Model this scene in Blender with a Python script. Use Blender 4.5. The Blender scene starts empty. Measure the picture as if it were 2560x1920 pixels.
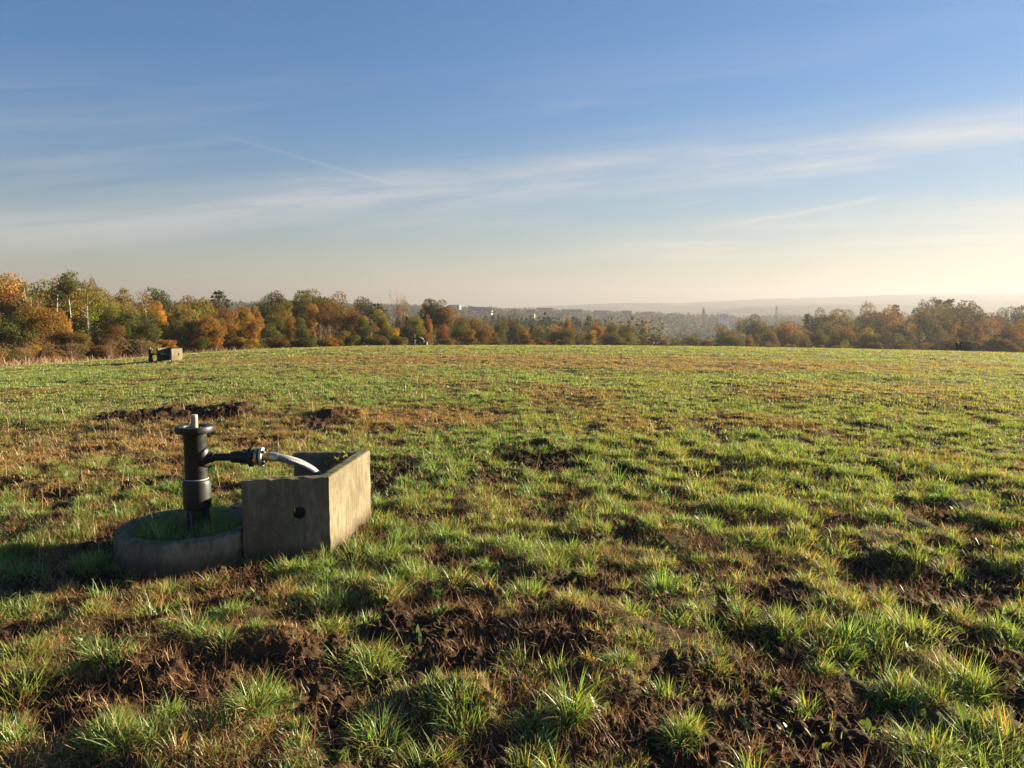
import bpy, bmesh, math, random
import numpy as np
from mathutils import Vector, Matrix

RNG = np.random.default_rng(11)
random.seed(5)
sc = bpy.context.scene
COL = sc.collection

# ------------------------------------------------------------------ camera, sun, sky, exposure
CAM_H = 1.6
cam = bpy.data.cameras.new('camera')
cam.sensor_width = 36.0
cam.lens = 36.0 * 769 / 1024
cam.clip_start = 0.05
cam.clip_end = 30000
cam_o = bpy.data.objects.new('camera', cam)
COL.objects.link(cam_o)
cam_o.location = (0, 0, CAM_H)
cam_o.rotation_euler = (math.radians(90 - 5.718), 0, 0)
sc.camera = cam_o

SUN_AZ, SUN_EL = math.radians(62), math.radians(10.5)       # azimuth clockwise from +Y
S = Vector((math.sin(SUN_AZ) * math.cos(SUN_EL), math.cos(SUN_AZ) * math.cos(SUN_EL), math.sin(SUN_EL)))
sun = bpy.data.lights.new('sun', 'SUN')
sun.energy = 5.0
sun.angle = math.radians(0.5)
sun.color = (1.0, 0.85, 0.58)
sun_o = bpy.data.objects.new('sun', sun)
COL.objects.link(sun_o)
sun_o.location = (60, 30, 40)
sun_o.rotation_euler = S.to_track_quat('Z', 'Y').to_euler()

sc.view_settings.view_transform = 'Standard'
sc.view_settings.look = 'None'
sc.view_settings.gamma = 1.0
sc.view_settings.use_curve_mapping = False
sc.view_settings.exposure = 2.5
sc.render.engine = 'CYCLES'
sc.cycles.use_denoising = True
sc.cycles.max_bounces = 5
sc.cycles.diffuse_bounces = 3
sc.cycles.glossy_bounces = 2
sc.cycles.transmission_bounces = 3
sc.cycles.volume_bounces = 1
sc.cycles.sample_clamp_indirect = 6.0

HAZE_DENSITY = 3.6e-4
HAZE_COLOR = (0.28, 0.283, 0.325, 1)
HAZE_ANISO = 0.32


class NT:
    """small wrapper for building node trees"""
    def __init__(s, tree):
        s.t = tree
        s.n = tree.nodes
        s.l = tree.links

    def new(s, typ, props=None, **inp):
        nd = s.n.new(typ)
        for k, v in (props or {}).items():
            setattr(nd, k, v)
        for k, v in inp.items():
            k = k.replace('_', ' ')
            s.set(nd, k, v)
        return nd

    def set(s, nd, k, v):
        sock = nd.inputs[int(k[1:])] if (k[0] == 'i' and k[1:].isdigit()) else nd.inputs[k]
        if hasattr(v, 'links') or hasattr(v, 'is_output'):
            s.l.new(v, sock)
        else:
            sock.default_value = v

    def math(s, op, a, b=None, c=None, clamp=False):
        nd = s.n.new('ShaderNodeMath')
        nd.operation = op
        nd.use_clamp = clamp
        for i, v in enumerate((a, b, c)):
            if v is not None:
                s.set(nd, 'i%d' % i, v)
        return nd.outputs[0]

    def dot(s, a, vec):
        nd = s.n.new('ShaderNodeVectorMath')
        nd.operation = 'DOT_PRODUCT'
        s.l.new(a, nd.inputs[0])
        nd.inputs[1].default_value = vec
        return nd.outputs['Value']

    def smooth(s, v, lo, hi, a=0.0, b=1.0):
        nd = s.n.new('ShaderNodeMapRange')
        nd.interpolation_type = 'SMOOTHSTEP'
        s.set(nd, 'Value', v)
        for k, q in (('From Min', lo), ('From Max', hi), ('To Min', a), ('To Max', b)):
            nd.inputs[k].default_value = q
        return nd.outputs[0]

    def mix(s, fac, a, b, blend='MIX'):
        nd = s.n.new('ShaderNodeMix')
        nd.data_type = 'RGBA'
        nd.blend_type = blend
        s.set(nd, 'i0', fac)
        s.set(nd, 'i6', a)
        s.set(nd, 'i7', b)
        return nd.outputs[2]

    def noise(s, vec, scale, detail=4, rough=0.55, dist=0.0):
        nd = s.n.new('ShaderNodeTexNoise')
        if vec is not None:
            s.l.new(vec, nd.inputs['Vector'])
        nd.inputs['Scale'].default_value = scale
        nd.inputs['Detail'].default_value = detail
        nd.inputs['Roughness'].default_value = rough
        nd.inputs['Distortion'].default_value = dist
        return nd.outputs[0]

    def combine(s, x, y, z):
        nd = s.n.new('ShaderNodeCombineXYZ')
        for i, v in enumerate((x, y, z)):
            s.set(nd, 'i%d' % i, v)
        return nd.outputs[0]


world = bpy.data.worlds.new('World')
sc.world = world
world.use_nodes = True
W = NT(world.node_tree)
W.n.clear()
SKY_STRENGTH = 0.05
sky = W.new('ShaderNodeTexSky', dict(sky_type='NISHITA', sun_disc=False, sun_elevation=SUN_EL, sun_rotation=SUN_AZ,
                                     altitude=150.0, air_density=0.9, dust_density=0.22, ozone_density=3.2))
tc = W.new('ShaderNodeTexCoord')
D = tc.outputs['Generated']


def band(n, t, soft_lo, soft_hi, t0=None, t1=None, edge=0.05, warp=0.0, nscale=3.0):
    """falloff around the great circle with normal n; t is the direction along it"""
    v = W.dot(D, n)
    if warp:
        ns = W.noise(W.combine(W.math('MULTIPLY', W.dot(D, t), nscale), 0.3, 0.0), 1.0, 3)
        v = W.math('ADD', v, W.math('MULTIPLY', W.math('SUBTRACT', ns, 0.5), warp))
    a = W.smooth(W.math('ABSOLUTE', v), soft_hi, soft_lo)
    if t0 is not None:
        q = W.dot(D, t)
        a = W.math('MULTIPLY', a, W.math('MULTIPLY', W.smooth(q, t0 - edge, t0 + edge), W.smooth(q, t1 + edge * .3, t1 - edge * .3)))
    return a


def streaks(n, t, sn, st, lo, hi, detail=6, rough=0.6, off=0.0):
    vec = W.combine(W.math('MULTIPLY', W.dot(D, t), st), W.math('MULTIPLY', W.dot(D, n), sn), off)
    return W.smooth(W.noise(vec, 1.0, detail, rough, 0.6), lo, hi)


n1, t1v = (0.097, 0.1585, -0.9826), (0.9949, -0.0417, 0.0915)
s1 = streaks(n1, t1v, 40, 3.4, 0.30, 0.72)
k1 = W.math('MULTIPLY', band(n1, t1v, 0.0, 0.045, warp=0.025), W.math('ADD', W.math('MULTIPLY', s1, 0.75), 0.15))
k1 = W.math('MULTIPLY', k1, W.smooth(W.dot(D, t1v), -0.62, 0.3, 1.0, 0.6))
# thin veil under and beside the main band
s2 = streaks(n1, t1v, 30, 2.6, 0.42, 0.80, off=3.1)
veil = W.math('MULTIPLY', s2, W.smooth(W.dot(D, (0, 0, 1)), 0.36, 0.10))
veil = W.math('MULTIPLY', veil, W.smooth(W.dot(D, t1v), -0.5, 0.55, 0.6, 0.95))
n2, t2v = (0.034, 0.068, -0.9971), (0.9485, -0.3165, 0.0108)
s3 = streaks(n2, t2v, 60, 3.0, 0.30, 0.7, off=7.7)
k2 = W.math('MULTIPLY', band(n2, t2v, 0.0, 0.03, -0.2, 0.9, 0.12, warp=0.01), W.math('MULTIPLY', s3, 0.65))
# two old contrails
nc1, tc1 = (-0.266, 0.1093, -0.9578), (0.933, 0.2792, -0.2272)
c1 = W.math('MULTIPLY', band(nc1, tc1, 0.0001, 0.0036, -0.105, 0.105, 0.03, warp=0.005, nscale=14),
            W.smooth(W.dot(D, tc1), -0.14, 0.1, 0.05, 0.21))
nc2, tc2 = (0.1913, 0.0478, -0.9804), (0.9173, -0.3642, 0.1612)
c2 = W.math('MULTIPLY', band(nc2, tc2, 0.0002, 0.004, -0.09, 0.08, 0.05, warp=0.014, nscale=9), 0.34)
clouds = W.math('ADD', W.math('ADD', k1, W.math('MULTIPLY', veil, 0.5)), W.math('ADD', k2, W.math('ADD', c1, c2)), clamp=True)
toward_sun = W.smooth(W.dot(D, tuple(S)), 0.2, 1.0)
cloud_col = W.mix(toward_sun, (2.9, 2.75, 2.7, 1), (4.0, 3.4, 2.6, 1))
# the clear sky: the physical sky, its brightest part rolled off as the camera does, bluer overhead and beige in the low haze
lum = W.dot(sky.outputs[0], (0.25, 0.6, 0.15))
roll = W.math('DIVIDE', 1.0, W.math('ADD', 1.0, W.math('MULTIPLY', lum, 0.16)))
clear = W.mix(1.0, sky.outputs[0], W.combine(roll, roll, roll), 'MULTIPLY')
low = W.smooth(W.dot(D, (0, 0, 1)), 0.30, 0.01)
clear = W.mix(1.0, clear, W.mix(low, (0.45, 0.66, 0.78, 1), (1.03, 0.80, 0.66, 1)), 'MULTIPLY')
sky_col = W.mix(W.math('MULTIPLY', clouds, 0.74), clear, cloud_col)
bg = W.new('ShaderNodeBackground', Color=sky_col, Strength=SKY_STRENGTH)
wo = W.new('ShaderNodeOutputWorld', Surface=bg.outputs[0])


# ------------------------------------------------------------------ helpers
def tag(o, label=None, cat=None, group=None, kind=None):
    if label:
        o['label'] = label
    if cat:
        o['category'] = cat
    if group:
        o['group'] = group
    if kind:
        o['kind'] = kind
    return o


def link(name, me, m=None, parent=None, loc=None):
    o = bpy.data.objects.new(name, me)
    COL.objects.link(o)
    if m is not None and me is not None and not me.materials:
        me.materials.append(m)
    if parent is not None:
        o.parent = parent
    if loc is not None:
        o.location = loc
    return o


def empty(name, loc, rz=0.0):
    o = link(name, None, loc=loc)
    o.rotation_euler = (0, 0, rz)
    return o


def copy_tree(o, parent=None):
    c = o.copy()
    COL.objects.link(c)
    c.parent = parent
    for ch in list(o.children):
        copy_tree(ch, c)
    return c


def mesh_np(name, V, faces_by_n, cols=None, smooth=False):
    """faces_by_n: list of (m,k) index arrays; cols: (n,3) point colours"""
    me = bpy.data.meshes.new(name)
    V = np.asarray(V, dtype=np.float32)
    me.vertices.add(len(V))
    me.vertices.foreach_set('co', V.ravel())
    loops = np.concatenate([f.ravel() for f in faces_by_n]).astype(np.int32)
    tot = np.concatenate([np.full(len(f), f.shape[1], np.int32) for f in faces_by_n])
    start = np.concatenate([[0], np.cumsum(tot)[:-1]]).astype(np.int32)
    me.loops.add(len(loops))
    me.loops.foreach_set('vertex_index', loops)
    me.polygons.add(len(tot))
    me.polygons.foreach_set('loop_start', start)
    if smooth:
        me.polygons.foreach_set('use_smooth', np.ones(len(tot), dtype=bool))
    me.update(calc_edges=True)
    if cols is not None:
        a = me.color_attributes.new('Col', 'FLOAT_COLOR', 'POINT')
        c4 = np.ones((len(V), 4), np.float32)
        c4[:, :3] = cols
        a.data.foreach_set('color', c4.ravel())
    return me


def _hash(ix, iy, seed):
    h = (ix.astype(np.int64) * 374761393 + iy.astype(np.int64) * 668265263 + seed * 1442695041) & 0xffffffff
    h = ((h ^ (h >> 13)) * 1274126177) & 0xffffffff
    h = (h ^ (h >> 16)) & 0xffffffff
    return h


def perlin(x, y, seed=0):
    x0 = np.floor(x); y0 = np.floor(y)
    fx = x - x0; fy = y - y0
    ix = x0.astype(np.int64); iy = y0.astype(np.int64)
    u = fx * fx * fx * (fx * (fx * 6 - 15) + 10)
    v = fy * fy * fy * (fy * (fy * 6 - 15) + 10)

    def g(dx, dy):
        a = _hash(ix + dx, iy + dy, seed) * (2 * math.pi / 4294967296.0)
        return np.cos(a) * (fx - dx) + np.sin(a) * (fy - dy)
    n0 = g(0, 0) * (1 - u) + g(1, 0) * u
    n1_ = g(0, 1) * (1 - u) + g(1, 1) * u
    return (n0 * (1 - v) + n1_ * v) * 1.4


def fbm(x, y, seed, octs=4, gain=0.5):
    r = 0; a = 1.0
    for i in range(octs):
        r = r + a * perlin(x * 2 ** i, y * 2 ** i, seed + i * 17)
        a *= gain
    return r


def sstep(v, lo, hi):
    t = np.clip((v - lo) / (hi - lo), 0, 1)
    return t * t * (3 - 2 * t)


# ------------------------------------------------------------------ lie of the land (metres, camera foot at the origin)
BARE = [(-0.39, 4.01, 0.32, 0.3), (-0.53, 3.77, 0.21, 0.23), (0.24, 4.14, 0.5, 0.24), (-0.06, 3.51, 0.53, 0.35), (-1.13, 3.31, 0.59, 0.2), (-1.38, 3.11, 0.41, 0.16), (-1.0, 3.77, 0.21, 0.17), (-0.35, 2.72, 0.3, 0.19), (-0.04, 2.66, 0.21, 0.18), (0.42, 2.72, 0.17, 0.12), (1.07, 2.84, 0.37, 0.2), (0.98, 3.15, 0.36, 0.16), (1.03, 4.44, 0.16, 0.16), (2.35, 4.54, 0.28, 0.37), (2.8, 4.54, 0.26, 0.24), (1.33, 4.52, 0.26, 0.16), (0.36, 7.96, 0.36, 0.55), (0.59, 6.7, 0.16, 0.36), (1.8, 7.48, 0.28, 0.21), (2.29, 6.05, 0.12, 0.21), (4.12, 6.9, 0.19, 0.28), (3.3, 5.67, 0.16, 0.19), (-5.45, 11.6, 0.95, 0.75), (-4.6, 11.6, 0.8, 0.75), (-2.75, 10.88, 0.47, 0.66), (-1.68, 10.4, 0.16, 0.25), (-3.95, 8.02, 0.65, 0.25), (-3.98, 6.43, 0.32, 0.2), (-4.14, 9.91, 0.19, 0.4), (-3.3, 6.84, 0.27, 0.18), (-2.41, 4.54, 0.15, 0.22), (-1.89, 4.58, 0.36, 0.18), (-1.83, 2.88, 0.18, 0.09), (-1.75, 3.07, 0.26, 0.12), (-0.73, 2.84, 0.12, 0.14), (1.55, 3.31, 0.11, 0.12), (2.59, 3.83, 0.08, 0.12), (3.49, 5.42, 0.16, 0.18), (3.8, 7.73, 0.16, 0.19), (0.61, 5.07, 0.12, 0.16), (-1.42, 9.1, 0.22, 0.22), (1.5, 8.35, 0.2, 0.17), (3.26, 11.33, 0.21, 0.25), (-1.18, 15.52, 0.19, 0.31), (0.55, 12.13, 0.18, 0.17), (-3.51, 11.42, 0.29, 0.37), (-5.73, 10.4, 0.43, 0.25), (2.17, 3.31, 0.12, 0.12), (0.59, 2.72, 0.1, 0.12)]
DRY = [(-4.86, 8.32, 1.04, 1.74), (-4.1, 8.88, 0.94, 1.28), (-4.09, 6.76, 0.62, 0.55), (-3.38, 8.84, 0.63, 1.26), (-3.62, 7.33, 0.74, 0.64), (-2.41, 3.61, 0.13, 0.21), (-1.45, 11.6, 1.55, 1.09), (-1.85, 28.93, 10.47, 4.12), (-1.31, 4.16, 0.16, 0.1), (-0.53, 4.14, 0.3, 0.21), (-1.23, 3.61, 0.34, 0.17), (5.79, 24.35, 7.53, 2.71)]
MOUND = [(-5.43, 11.98, 0.9, 0.53, 0.14), (-4.6, 12.05, 0.6, 0.42, 0.14), (-2.69, 11.79, 0.33, 0.5, 0.13), (2.52, 4.77, 0.23, 0.23, 0.13), (-0.74, 4.14, 0.15, 0.17, 0.07), (0.32, 3.6, 0.26, 0.21, 0.05), (-1.2, 3.51, 0.27, 0.15, 0.08), (0.39, 8.7, 0.42, 0.37, 0.08), (-0.2, 2.99, 0.18, 0.11, 0.08), (-1.68, 3.32, 0.22, 0.11, 0.07)]
TUSSOCK = [(0.09, 4.16, 0.15, 0.2), (-0.66, 3.32, 0.15, 0.21), (0.01, 3.28, 0.13, 0.17), (0.26, 2.86, 0.07, 0.27), (-0.21, 2.88, 0.12, 0.22), (-0.48, 2.75, 0.13, 0.22), (-1.04, 2.92, 0.1, 0.24), (-1.48, 2.69, 0.14, 0.22), (-2.07, 3.08, 0.16, 0.26), (0.59, 3.46, 0.11, 0.16), (-0.33, 2.55, 0.12, 0.2), (1.17, 3.78, 0.17, 0.2), (1.99, 3.73, 0.2, 0.2), (1.98, 3.2, 0.14, 0.22), (1.76, 2.66, 0.17, 0.24), (0.65, 2.73, 0.07, 0.16), (0.48, 3.28, 0.1, 0.15), (-0.92, 4.02, 0.14, 0.16), (-1.5, 3.84, 0.15, 0.17), (-0.94, 3.72, 0.12, 0.15), (1.36, 3.67, 0.14, 0.17), (0.94, 3.28, 0.1, 0.16), (1.63, 3.07, 0.13, 0.18), (1.39, 3.28, 0.12, 0.15), (-2.59, 3.97, 0.17, 0.18), (-2.21, 3.91, 0.16, 0.16), (-1.94, 4.25, 0.13, 0.16), (-1.38, 4.59, 0.14, 0.2), (-1.19, 4.59, 0.14, 0.2), (-0.99, 4.91, 0.18, 0.2), (-0.88, 5.55, 0.17, 0.17), (-0.6, 4.46, 0.14, 0.16), (-0.16, 4.63, 0.13, 0.15), (0.57, 5.67, 0.17, 0.16), (1.21, 6.73, 0.21, 0.16), (-0.56, 7.3, 0.22, 0.15), (2.36, 3.97, 0.14, 0.17), (0.36, 3.96, 0.12, 0.14), (-1.53, 3.63, 0.12, 0.18), (-2.19, 3.34, 0.17, 0.2), (-1.32, 2.67, 0.11, 0.17), (0.04, 2.66, 0.08, 0.13), (1.51, 2.66, 0.15, 0.2), (1.78, 3.67, 0.15, 0.18)]
RING_C = (-2.15, 5.0)
DRY += [(-4.6, 8.6, 2.6, 3.6, .75), (-2.1, 4.15, .6, .35, .8), (.2, 6.2, 1.2, .8, .35), (1.5, 4.6, .9, .6, .4)]
TROUGH = [(-1.72, 4.80), (-1.19, 4.91), (-1.10, 5.87), (-1.66, 5.82)]


def zbase(x, y):
    a = .0004 * y * y + np.where(x < 0, .0013 * np.minimum(1, np.abs(x) / (.5 * np.maximum(y, 1))), .0004) * x * x
    a = np.where(y < 0, .0004 * (x * x + y * y), a)
    z = -38 * (1 - np.exp(-a / 38))
    r = np.hypot(x, y)
    az = np.degrees(np.arctan2(x, np.maximum(y, 1e-6)))
    hump = 17 * np.exp(-((r - 470) / 120) ** 2) * sstep(az, -12, -7) * (1 - sstep(az, 5.5, 9.5))
    ridge = np.interp(az, [-60, -18, -8, 0, 8, 16, 30, 60], [36, 37, 33, 26, 20, 14, 12, 14])
    z = z + np.where(y > 0, sstep(r, 620, 1250) * ridge + hump, 0)
    return z


def ellipses(x, y, L, soft=0.45, jag=0.5):
    out = np.zeros_like(x)
    jx = fbm(x * 2.2, y * 2.2, 91, 4) * jag
    for e in L:
        m = (np.abs(x - e[0]) < e[2] * 2.2) & (np.abs(y - e[1]) < e[3] * 2.2)
        if not m.any():
            continue
        d = np.sqrt(((x[m] - e[0]) / e[2]) ** 2 + ((y[m] - e[1]) / e[3]) ** 2) + jx[m]
        val = sstep(d, 1 + soft, 1 - soft)
        if len(e) > 4:
            val = val * e[4]
        out[m] = np.maximum(out[m], val)
    return out


def bareness(x, y):
    r = np.hypot(x, y)
    b = ellipses(x, y, BARE)
    lo = np.interp(r, [2, 4.4, 6.2, 9], [-.12, -.05, .02, .14])
    w = sstep(fbm(x * 2.0 + 4, y * 1.3, 33, 4), lo, lo + .25)
    w = w * np.interp(r, [2, 5, 8, 14, 30, 70], [1, .95, .75, .42, .35, .3])
    return np.clip(np.maximum(b, w), 0, 1)


def dryness(x, y):
    d = ellipses(x, y, DRY, 0.6)
    w = sstep(fbm(x * .35, y * .22, 57, 4), 0.05, 0.6) * .6 + sstep(fbm(x * .05, y * .09, 58, 3), .05, .5) * .35 * sstep(np.hypot(x, y), 12, 25)
    return np.clip(np.maximum(d, w), 0, 1)


def near_unit(x, y):
    d = np.minimum(np.hypot(x - RING_C[0], y - RING_C[1]) - .445, np.hypot((x + 1.41), (y - 5.35)) - .62)
    return sstep(d, 0.0, 0.5)


def ground(x, y, bare=None):
    r = np.hypot(x, y)
    if bare is None:
        bare = bareness(x, y)
    fade = np.interp(r, [0, 60, 120, 400], [1, 1, .5, 0])
    nu = near_unit(x, y)
    q = 0.25 + 0.75 * nu
    h = 0.055 * perlin(x * .38, y * .38, 1) + .027 * perlin(x * .95, y * .95, 2) * q
    h = h + .032 * np.abs(perlin(x * 2.0, y * 2.0, 3)) * q
    h = h + .030 * perlin(x * 4.3, y * 4.3, 4) * q
    near = r < 34
    if near.any():
        xn, yn = x[near], y[near]
        rough = (0.006 + .020 * bare[near]) * (1 - sstep(r[near], 16, 34))
        h2 = rough * (fbm(xn * 11, yn * 11, 5, 3, .62) + .8 * np.abs(perlin(xn * 17, yn * 17, 6)))
        h[near] = h[near] + h2
    h = h - .027 * bare * (0.4 + 0.6 * nu)
    h = h + ellipses(x, y, MOUND, .6, .35) * (0.75 + 0.5 * perlin(x * 5, y * 5, 8))
    # soil filled inside the concrete ring
    h = h + .135 * sstep(np.hypot(x - RING_C[0], y - RING_C[1]), .40, .34)
    return zbase(x, y) + h * fade


def in_poly(x, y, P, grow=0.0):
    cx = sum(p[0] for p in P) / len(P); cy = sum(p[1] for p in P) / len(P)
    ins = np.zeros(x.shape, bool)
    Q = [(cx + (p[0] - cx) * (1 + grow), cy + (p[1] - cy) * (1 + grow)) for p in P]
    j = len(Q) - 1
    for i in range(len(Q)):
        xi, yi = Q[i]; xj, yj = Q[j]
        c = ((yi > y) != (yj > y)) & (x < (xj - xi) * (y - yi) / (yj - yi + 1e-12) + xi)
        ins ^= c
        j = i
    return ins


def blocked(x, y):
    d = np.hypot(x - RING_C[0], y - RING_C[1])
    return ((d > .355) & (d < .462)) | in_poly(x, y, TROUGH, .04)


# ------------------------------------------------------------------ materials
def material(name):
    m = bpy.data.materials.new(name)
    m.use_nodes = True
    N = NT(m.node_tree)
    N.n.clear()
    N.out = N.n.new('ShaderNodeOutputMaterial')
    return m, N


def principled(N, col, rough=.6, metal=0.0, spec=.5, normal=None):
    b = N.new('ShaderNodeBsdfPrincipled', Base_Color=col, Roughness=rough, Metallic=metal)
    b.inputs['Specular IOR Level'].default_value = spec
    if normal is not None:
        N.l.new(normal, b.inputs['Normal'])
    N.l.new(b.outputs[0], N.out.inputs['Surface'])
    return b


def bump(N, h, strength, dist):
    b = N.new('ShaderNodeBump', Strength=strength, Distance=dist, Height=h)
    return b.outputs[0]


def leaf_mat(name, col_fn, trans=.4, gloss=.06, rough=.4, tint=(1.25, 1.15, .6, 1)):
    m, N = material(name)
    col = col_fn(N)
    d = N.new('ShaderNodeBsdfDiffuse', Color=col)
    t = N.new('ShaderNodeBsdfTranslucent', Color=N.mix(1.0, col, tint, 'MULTIPLY'))
    a = N.new('ShaderNodeMixShader', i0=trans, i1=d.outputs[0], i2=t.outputs[0])
    if gloss:
        g = N.new('ShaderNodeBsdfGlossy', Color=(1, 1, 1, 1), Roughness=rough)
        a = N.new('ShaderNodeMixShader', i0=gloss, i1=a.outputs[0], i2=g.outputs[0])
    N.l.new(a.outputs[0], N.out.inputs['Surface'])
    return m


def attr_col(N):
    return N.new('ShaderNodeAttribute', dict(attribute_name='Col')).outputs['Color']


def obj_attr_col(N):
    oi = N.new('ShaderNodeObjectInfo')
    return N.mix(1.0, oi.outputs['Color'], attr_col(N), 'MULTIPLY')


M = {}
M['grass'] = leaf_mat('grass_blades', attr_col, .45, .03, .48)
M['dry'] = leaf_mat('dry_stems', attr_col, .25, .02, .5, (1.1, 1.0, .8, 1))
M['foliage'] = leaf_mat('foliage', obj_attr_col, .35, .0, .5, (1.2, 1.1, .7, 1))
M['wood_far'] = leaf_mat('far_foliage', attr_col, .3, .0, .5, (1.2, 1.1, .7, 1))


def mat_ground():
    m, N = material('ground_soil_and_turf')
    g = N.new('ShaderNodeNewGeometry').outputs['Position']
    c = attr_col(N)
    n = N.noise(g, 14, 6, .65)
    n2 = N.noise(g, 90, 4, .6)
    f = N.math('ADD', N.math('MULTIPLY', n, .9), N.math('MULTIPLY', n2, .7))
    c = N.mix(1.0, c, N.combine(f, f, f), 'MULTIPLY')
    h = N.math('ADD', N.noise(g, 45, 6, .7), N.math('MULTIPLY', N.noise(g, 160, 3, .6), .35))
    principled(N, c, .95, 0, .12, bump(N, h, .8, .02))
    return m


def mat_concrete(name, base=(.20, .175, .13), streak=0.0, dark=.5):
    m, N = material(name)
    tcn = N.new('ShaderNodeTexCoord').outputs['Object']
    big = N.noise(tcn, 3.2, 6, .6)
    mp = N.new('ShaderNodeMapping', Vector=tcn)
    mp.inputs['Scale'].default_value = (1, 1, .4)
    mid = N.noise(mp.outputs[0], 24, 6, .7)
    fine = N.noise(tcn, 120, 3, .6)
    col = N.mix(N.smooth(big, .3, .7), tuple(v * (1 - dark * .55) for v in base) + (1,), base + (1,))
    col = N.mix(N.math('MULTIPLY', N.smooth(mid, .40, .66), .7), col, (.075, .070, .036, 1))
    sep = N.new('ShaderNodeSeparateXYZ', Vector=tcn)
    if streak:
        v = N.combine(N.math('MULTIPLY', sep.outputs[0], 34), N.math('MULTIPLY', sep.outputs[1], 34), N.math('MULTIPLY', sep.outputs[2], 1.5))
        st = N.noise(v, 1.0, 4, .6)
        col = N.mix(N.math('MULTIPLY', N.smooth(st, .42, .72), streak), col, (.10, .085, .05, 1))
    # moss and grime gather on the upper faces
    nz = N.new('ShaderNodeSeparateXYZ', Vector=N.new('ShaderNodeNewGeometry').outputs['Normal']).outputs[2]
    up = N.math('MULTIPLY', N.smooth(nz, .35, .9), N.smooth(mid, .25, .6))
    col = N.mix(N.math('MULTIPLY', up, .75), col, (.075, .075, .032, 1))
    # pale lichen specks and aggregate
    vor = N.new('ShaderNodeTexVoronoi', Scale=70.0, Vector=tcn)
    sp = N.math('MULTIPLY', N.smooth(vor.outputs['Distance'], .20, .10), N.smooth(N.noise(tcn, 9, 3), .42, .58))
    col = N.mix(N.math('MULTIPLY', sp, .5), col, (.46, .44, .38, 1))
    col = N.mix(N.math('MULTIPLY', N.smooth(fine, .55, .8), .35), col, (.06, .055, .04, 1))
    # mud splashed up from the ground
    mud = N.smooth(N.math('ADD', sep.outputs[2], N.math('MULTIPLY', N.math('SUBTRACT', N.noise(tcn, 11, 4), .5), .16)), .10, .01)
    col = N.mix(N.math('MULTIPLY', mud, .6), col, (.07, .048, .028, 1))
    h = N.math('ADD', N.math('MULTIPLY', mid, .6), N.math('ADD', N.math('MULTIPLY', fine, .4), N.math('MULTIPLY', sp, .25)))
    principled(N, col, .93, 0, .2, bump(N, h, .55, .008))
    return m


def mat_plain(name, col, rough=.5, metal=0.0, spec=.5, var=.25, scale=12, bumpd=0.0):
    m, N = material(name)
    tcn = N.new('ShaderNodeTexCoord').outputs['Object']
    n = N.noise(tcn, scale, 5, .6)
    c = N.mix(N.smooth(n, .3, .75), tuple(v * (1 - var) for v in col) + (1,), tuple(v * (1 + var) for v in col) + (1,))
    r = N.smooth(N.noise(tcn, scale * 2.3, 4), .3, .7, rough * .8, min(1, rough * 1.25))
    b = principled(N, c, .5, metal, spec, bump(N, N.noise(tcn, scale * 6, 3), .3, bumpd) if bumpd else None)
    N.l.new(r, b.inputs['Roughness'])
    return m


def mat_lower_pipe():
    m, N = material('black_pipe_with_blue_stripes')
    tcn = N.new('ShaderNodeTexCoord').outputs['Object']
    s = N.new('ShaderNodeSeparateXYZ', Vector=tcn)
    a = N.math('ARCTAN2', s.outputs[1], s.outputs[0])
    w = N.math('ABSOLUTE', N.math('SINE', N.math('MULTIPLY', N.math('ADD', a, .35), 2.0)))
    k = N.smooth(w, .14, .07)
    c = N.mix(k, (.010, .011, .013, 1), (.02, .06, .26, 1))
    principled(N, c, .38, 0, .5)
    return m


def mat_hose():
    m, N = material('braided_steel_hose')
    uv = N.new('ShaderNodeAttribute', dict(attribute_name='Col')).outputs['Color']
    s = N.new('ShaderNodeSeparateXYZ', Vector=uv)
    a1 = N.math('SINE', N.math('ADD', N.math('MULTIPLY', s.outputs[0], 420), N.math('MULTIPLY', s.outputs[1], 75)))
    a2 = N.math('SINE', N.math('SUBTRACT', N.math('MULTIPLY', s.outputs[0], 420), N.math('MULTIPLY', s.outputs[1], 75)))
    h = N.math('MAXIMUM', a1, a2)
    c = N.mix(N.smooth(h, -.4, .9), (.07, .08, .10, 1), (.30, .31, .33, 1))
    principled(N, c, .5, .45, .5, bump(N, h, .8, .003))
    return m


M['ground'] = mat_ground()
M['concrete'] = mat_concrete('weathered_concrete', (.225, .183, .126), .8, .9)
M['ring'] = mat_concrete('grey_ring_concrete', (.235, .20, .155), .0, 1.0)
M['black'] = mat_plain('black_pipe_plastic', (.0085, .0085, .0085), .5, 0, .4, .5, 9)
M['blue_pipe'] = mat_lower_pipe()
M['steel'] = mat_plain('galvanised_steel', (.55, .54, .50), .38, .7, .5, .25, 30)
M['bolt_steel'] = mat_plain('dull_bolt_steel', (.16, .155, .15), .5, .6, .4, .3, 30)
M['brass'] = mat_plain('brass_fitting', (.50, .31, .09), .4, .7, .5, .25, 30)
M['tape'] = mat_plain('pale_sealing_bead', (.42, .41, .38), .6, 0, .4, .3, 40)
M['stub'] = mat_plain('pale_beige_stub', (.44, .34, .22), .6, 0, .3, .25, 40)
M['hose'] = mat_hose()
M['plank'] = mat_plain('weathered_board', (.24, .17, .12), .85, 0, .2, .4, 25, .004)
M['bark'] = mat_plain('brown_bark', (.11, .085, .065), .95, 0, .1, .4, 3)
M['birchbark'] = mat_plain('white_birch_bark', (.40, .37, .32), .85, 0, .2, .3, 2)
M['twig'] = mat_plain('grey_pink_twigs', (.20, .125, .085), .9, 0, .1, .25, 2)
M['render_white'] = mat_plain('white_rendered_wall', (.42, .40, .38), .85, 0, .2, .06, 1)
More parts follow.
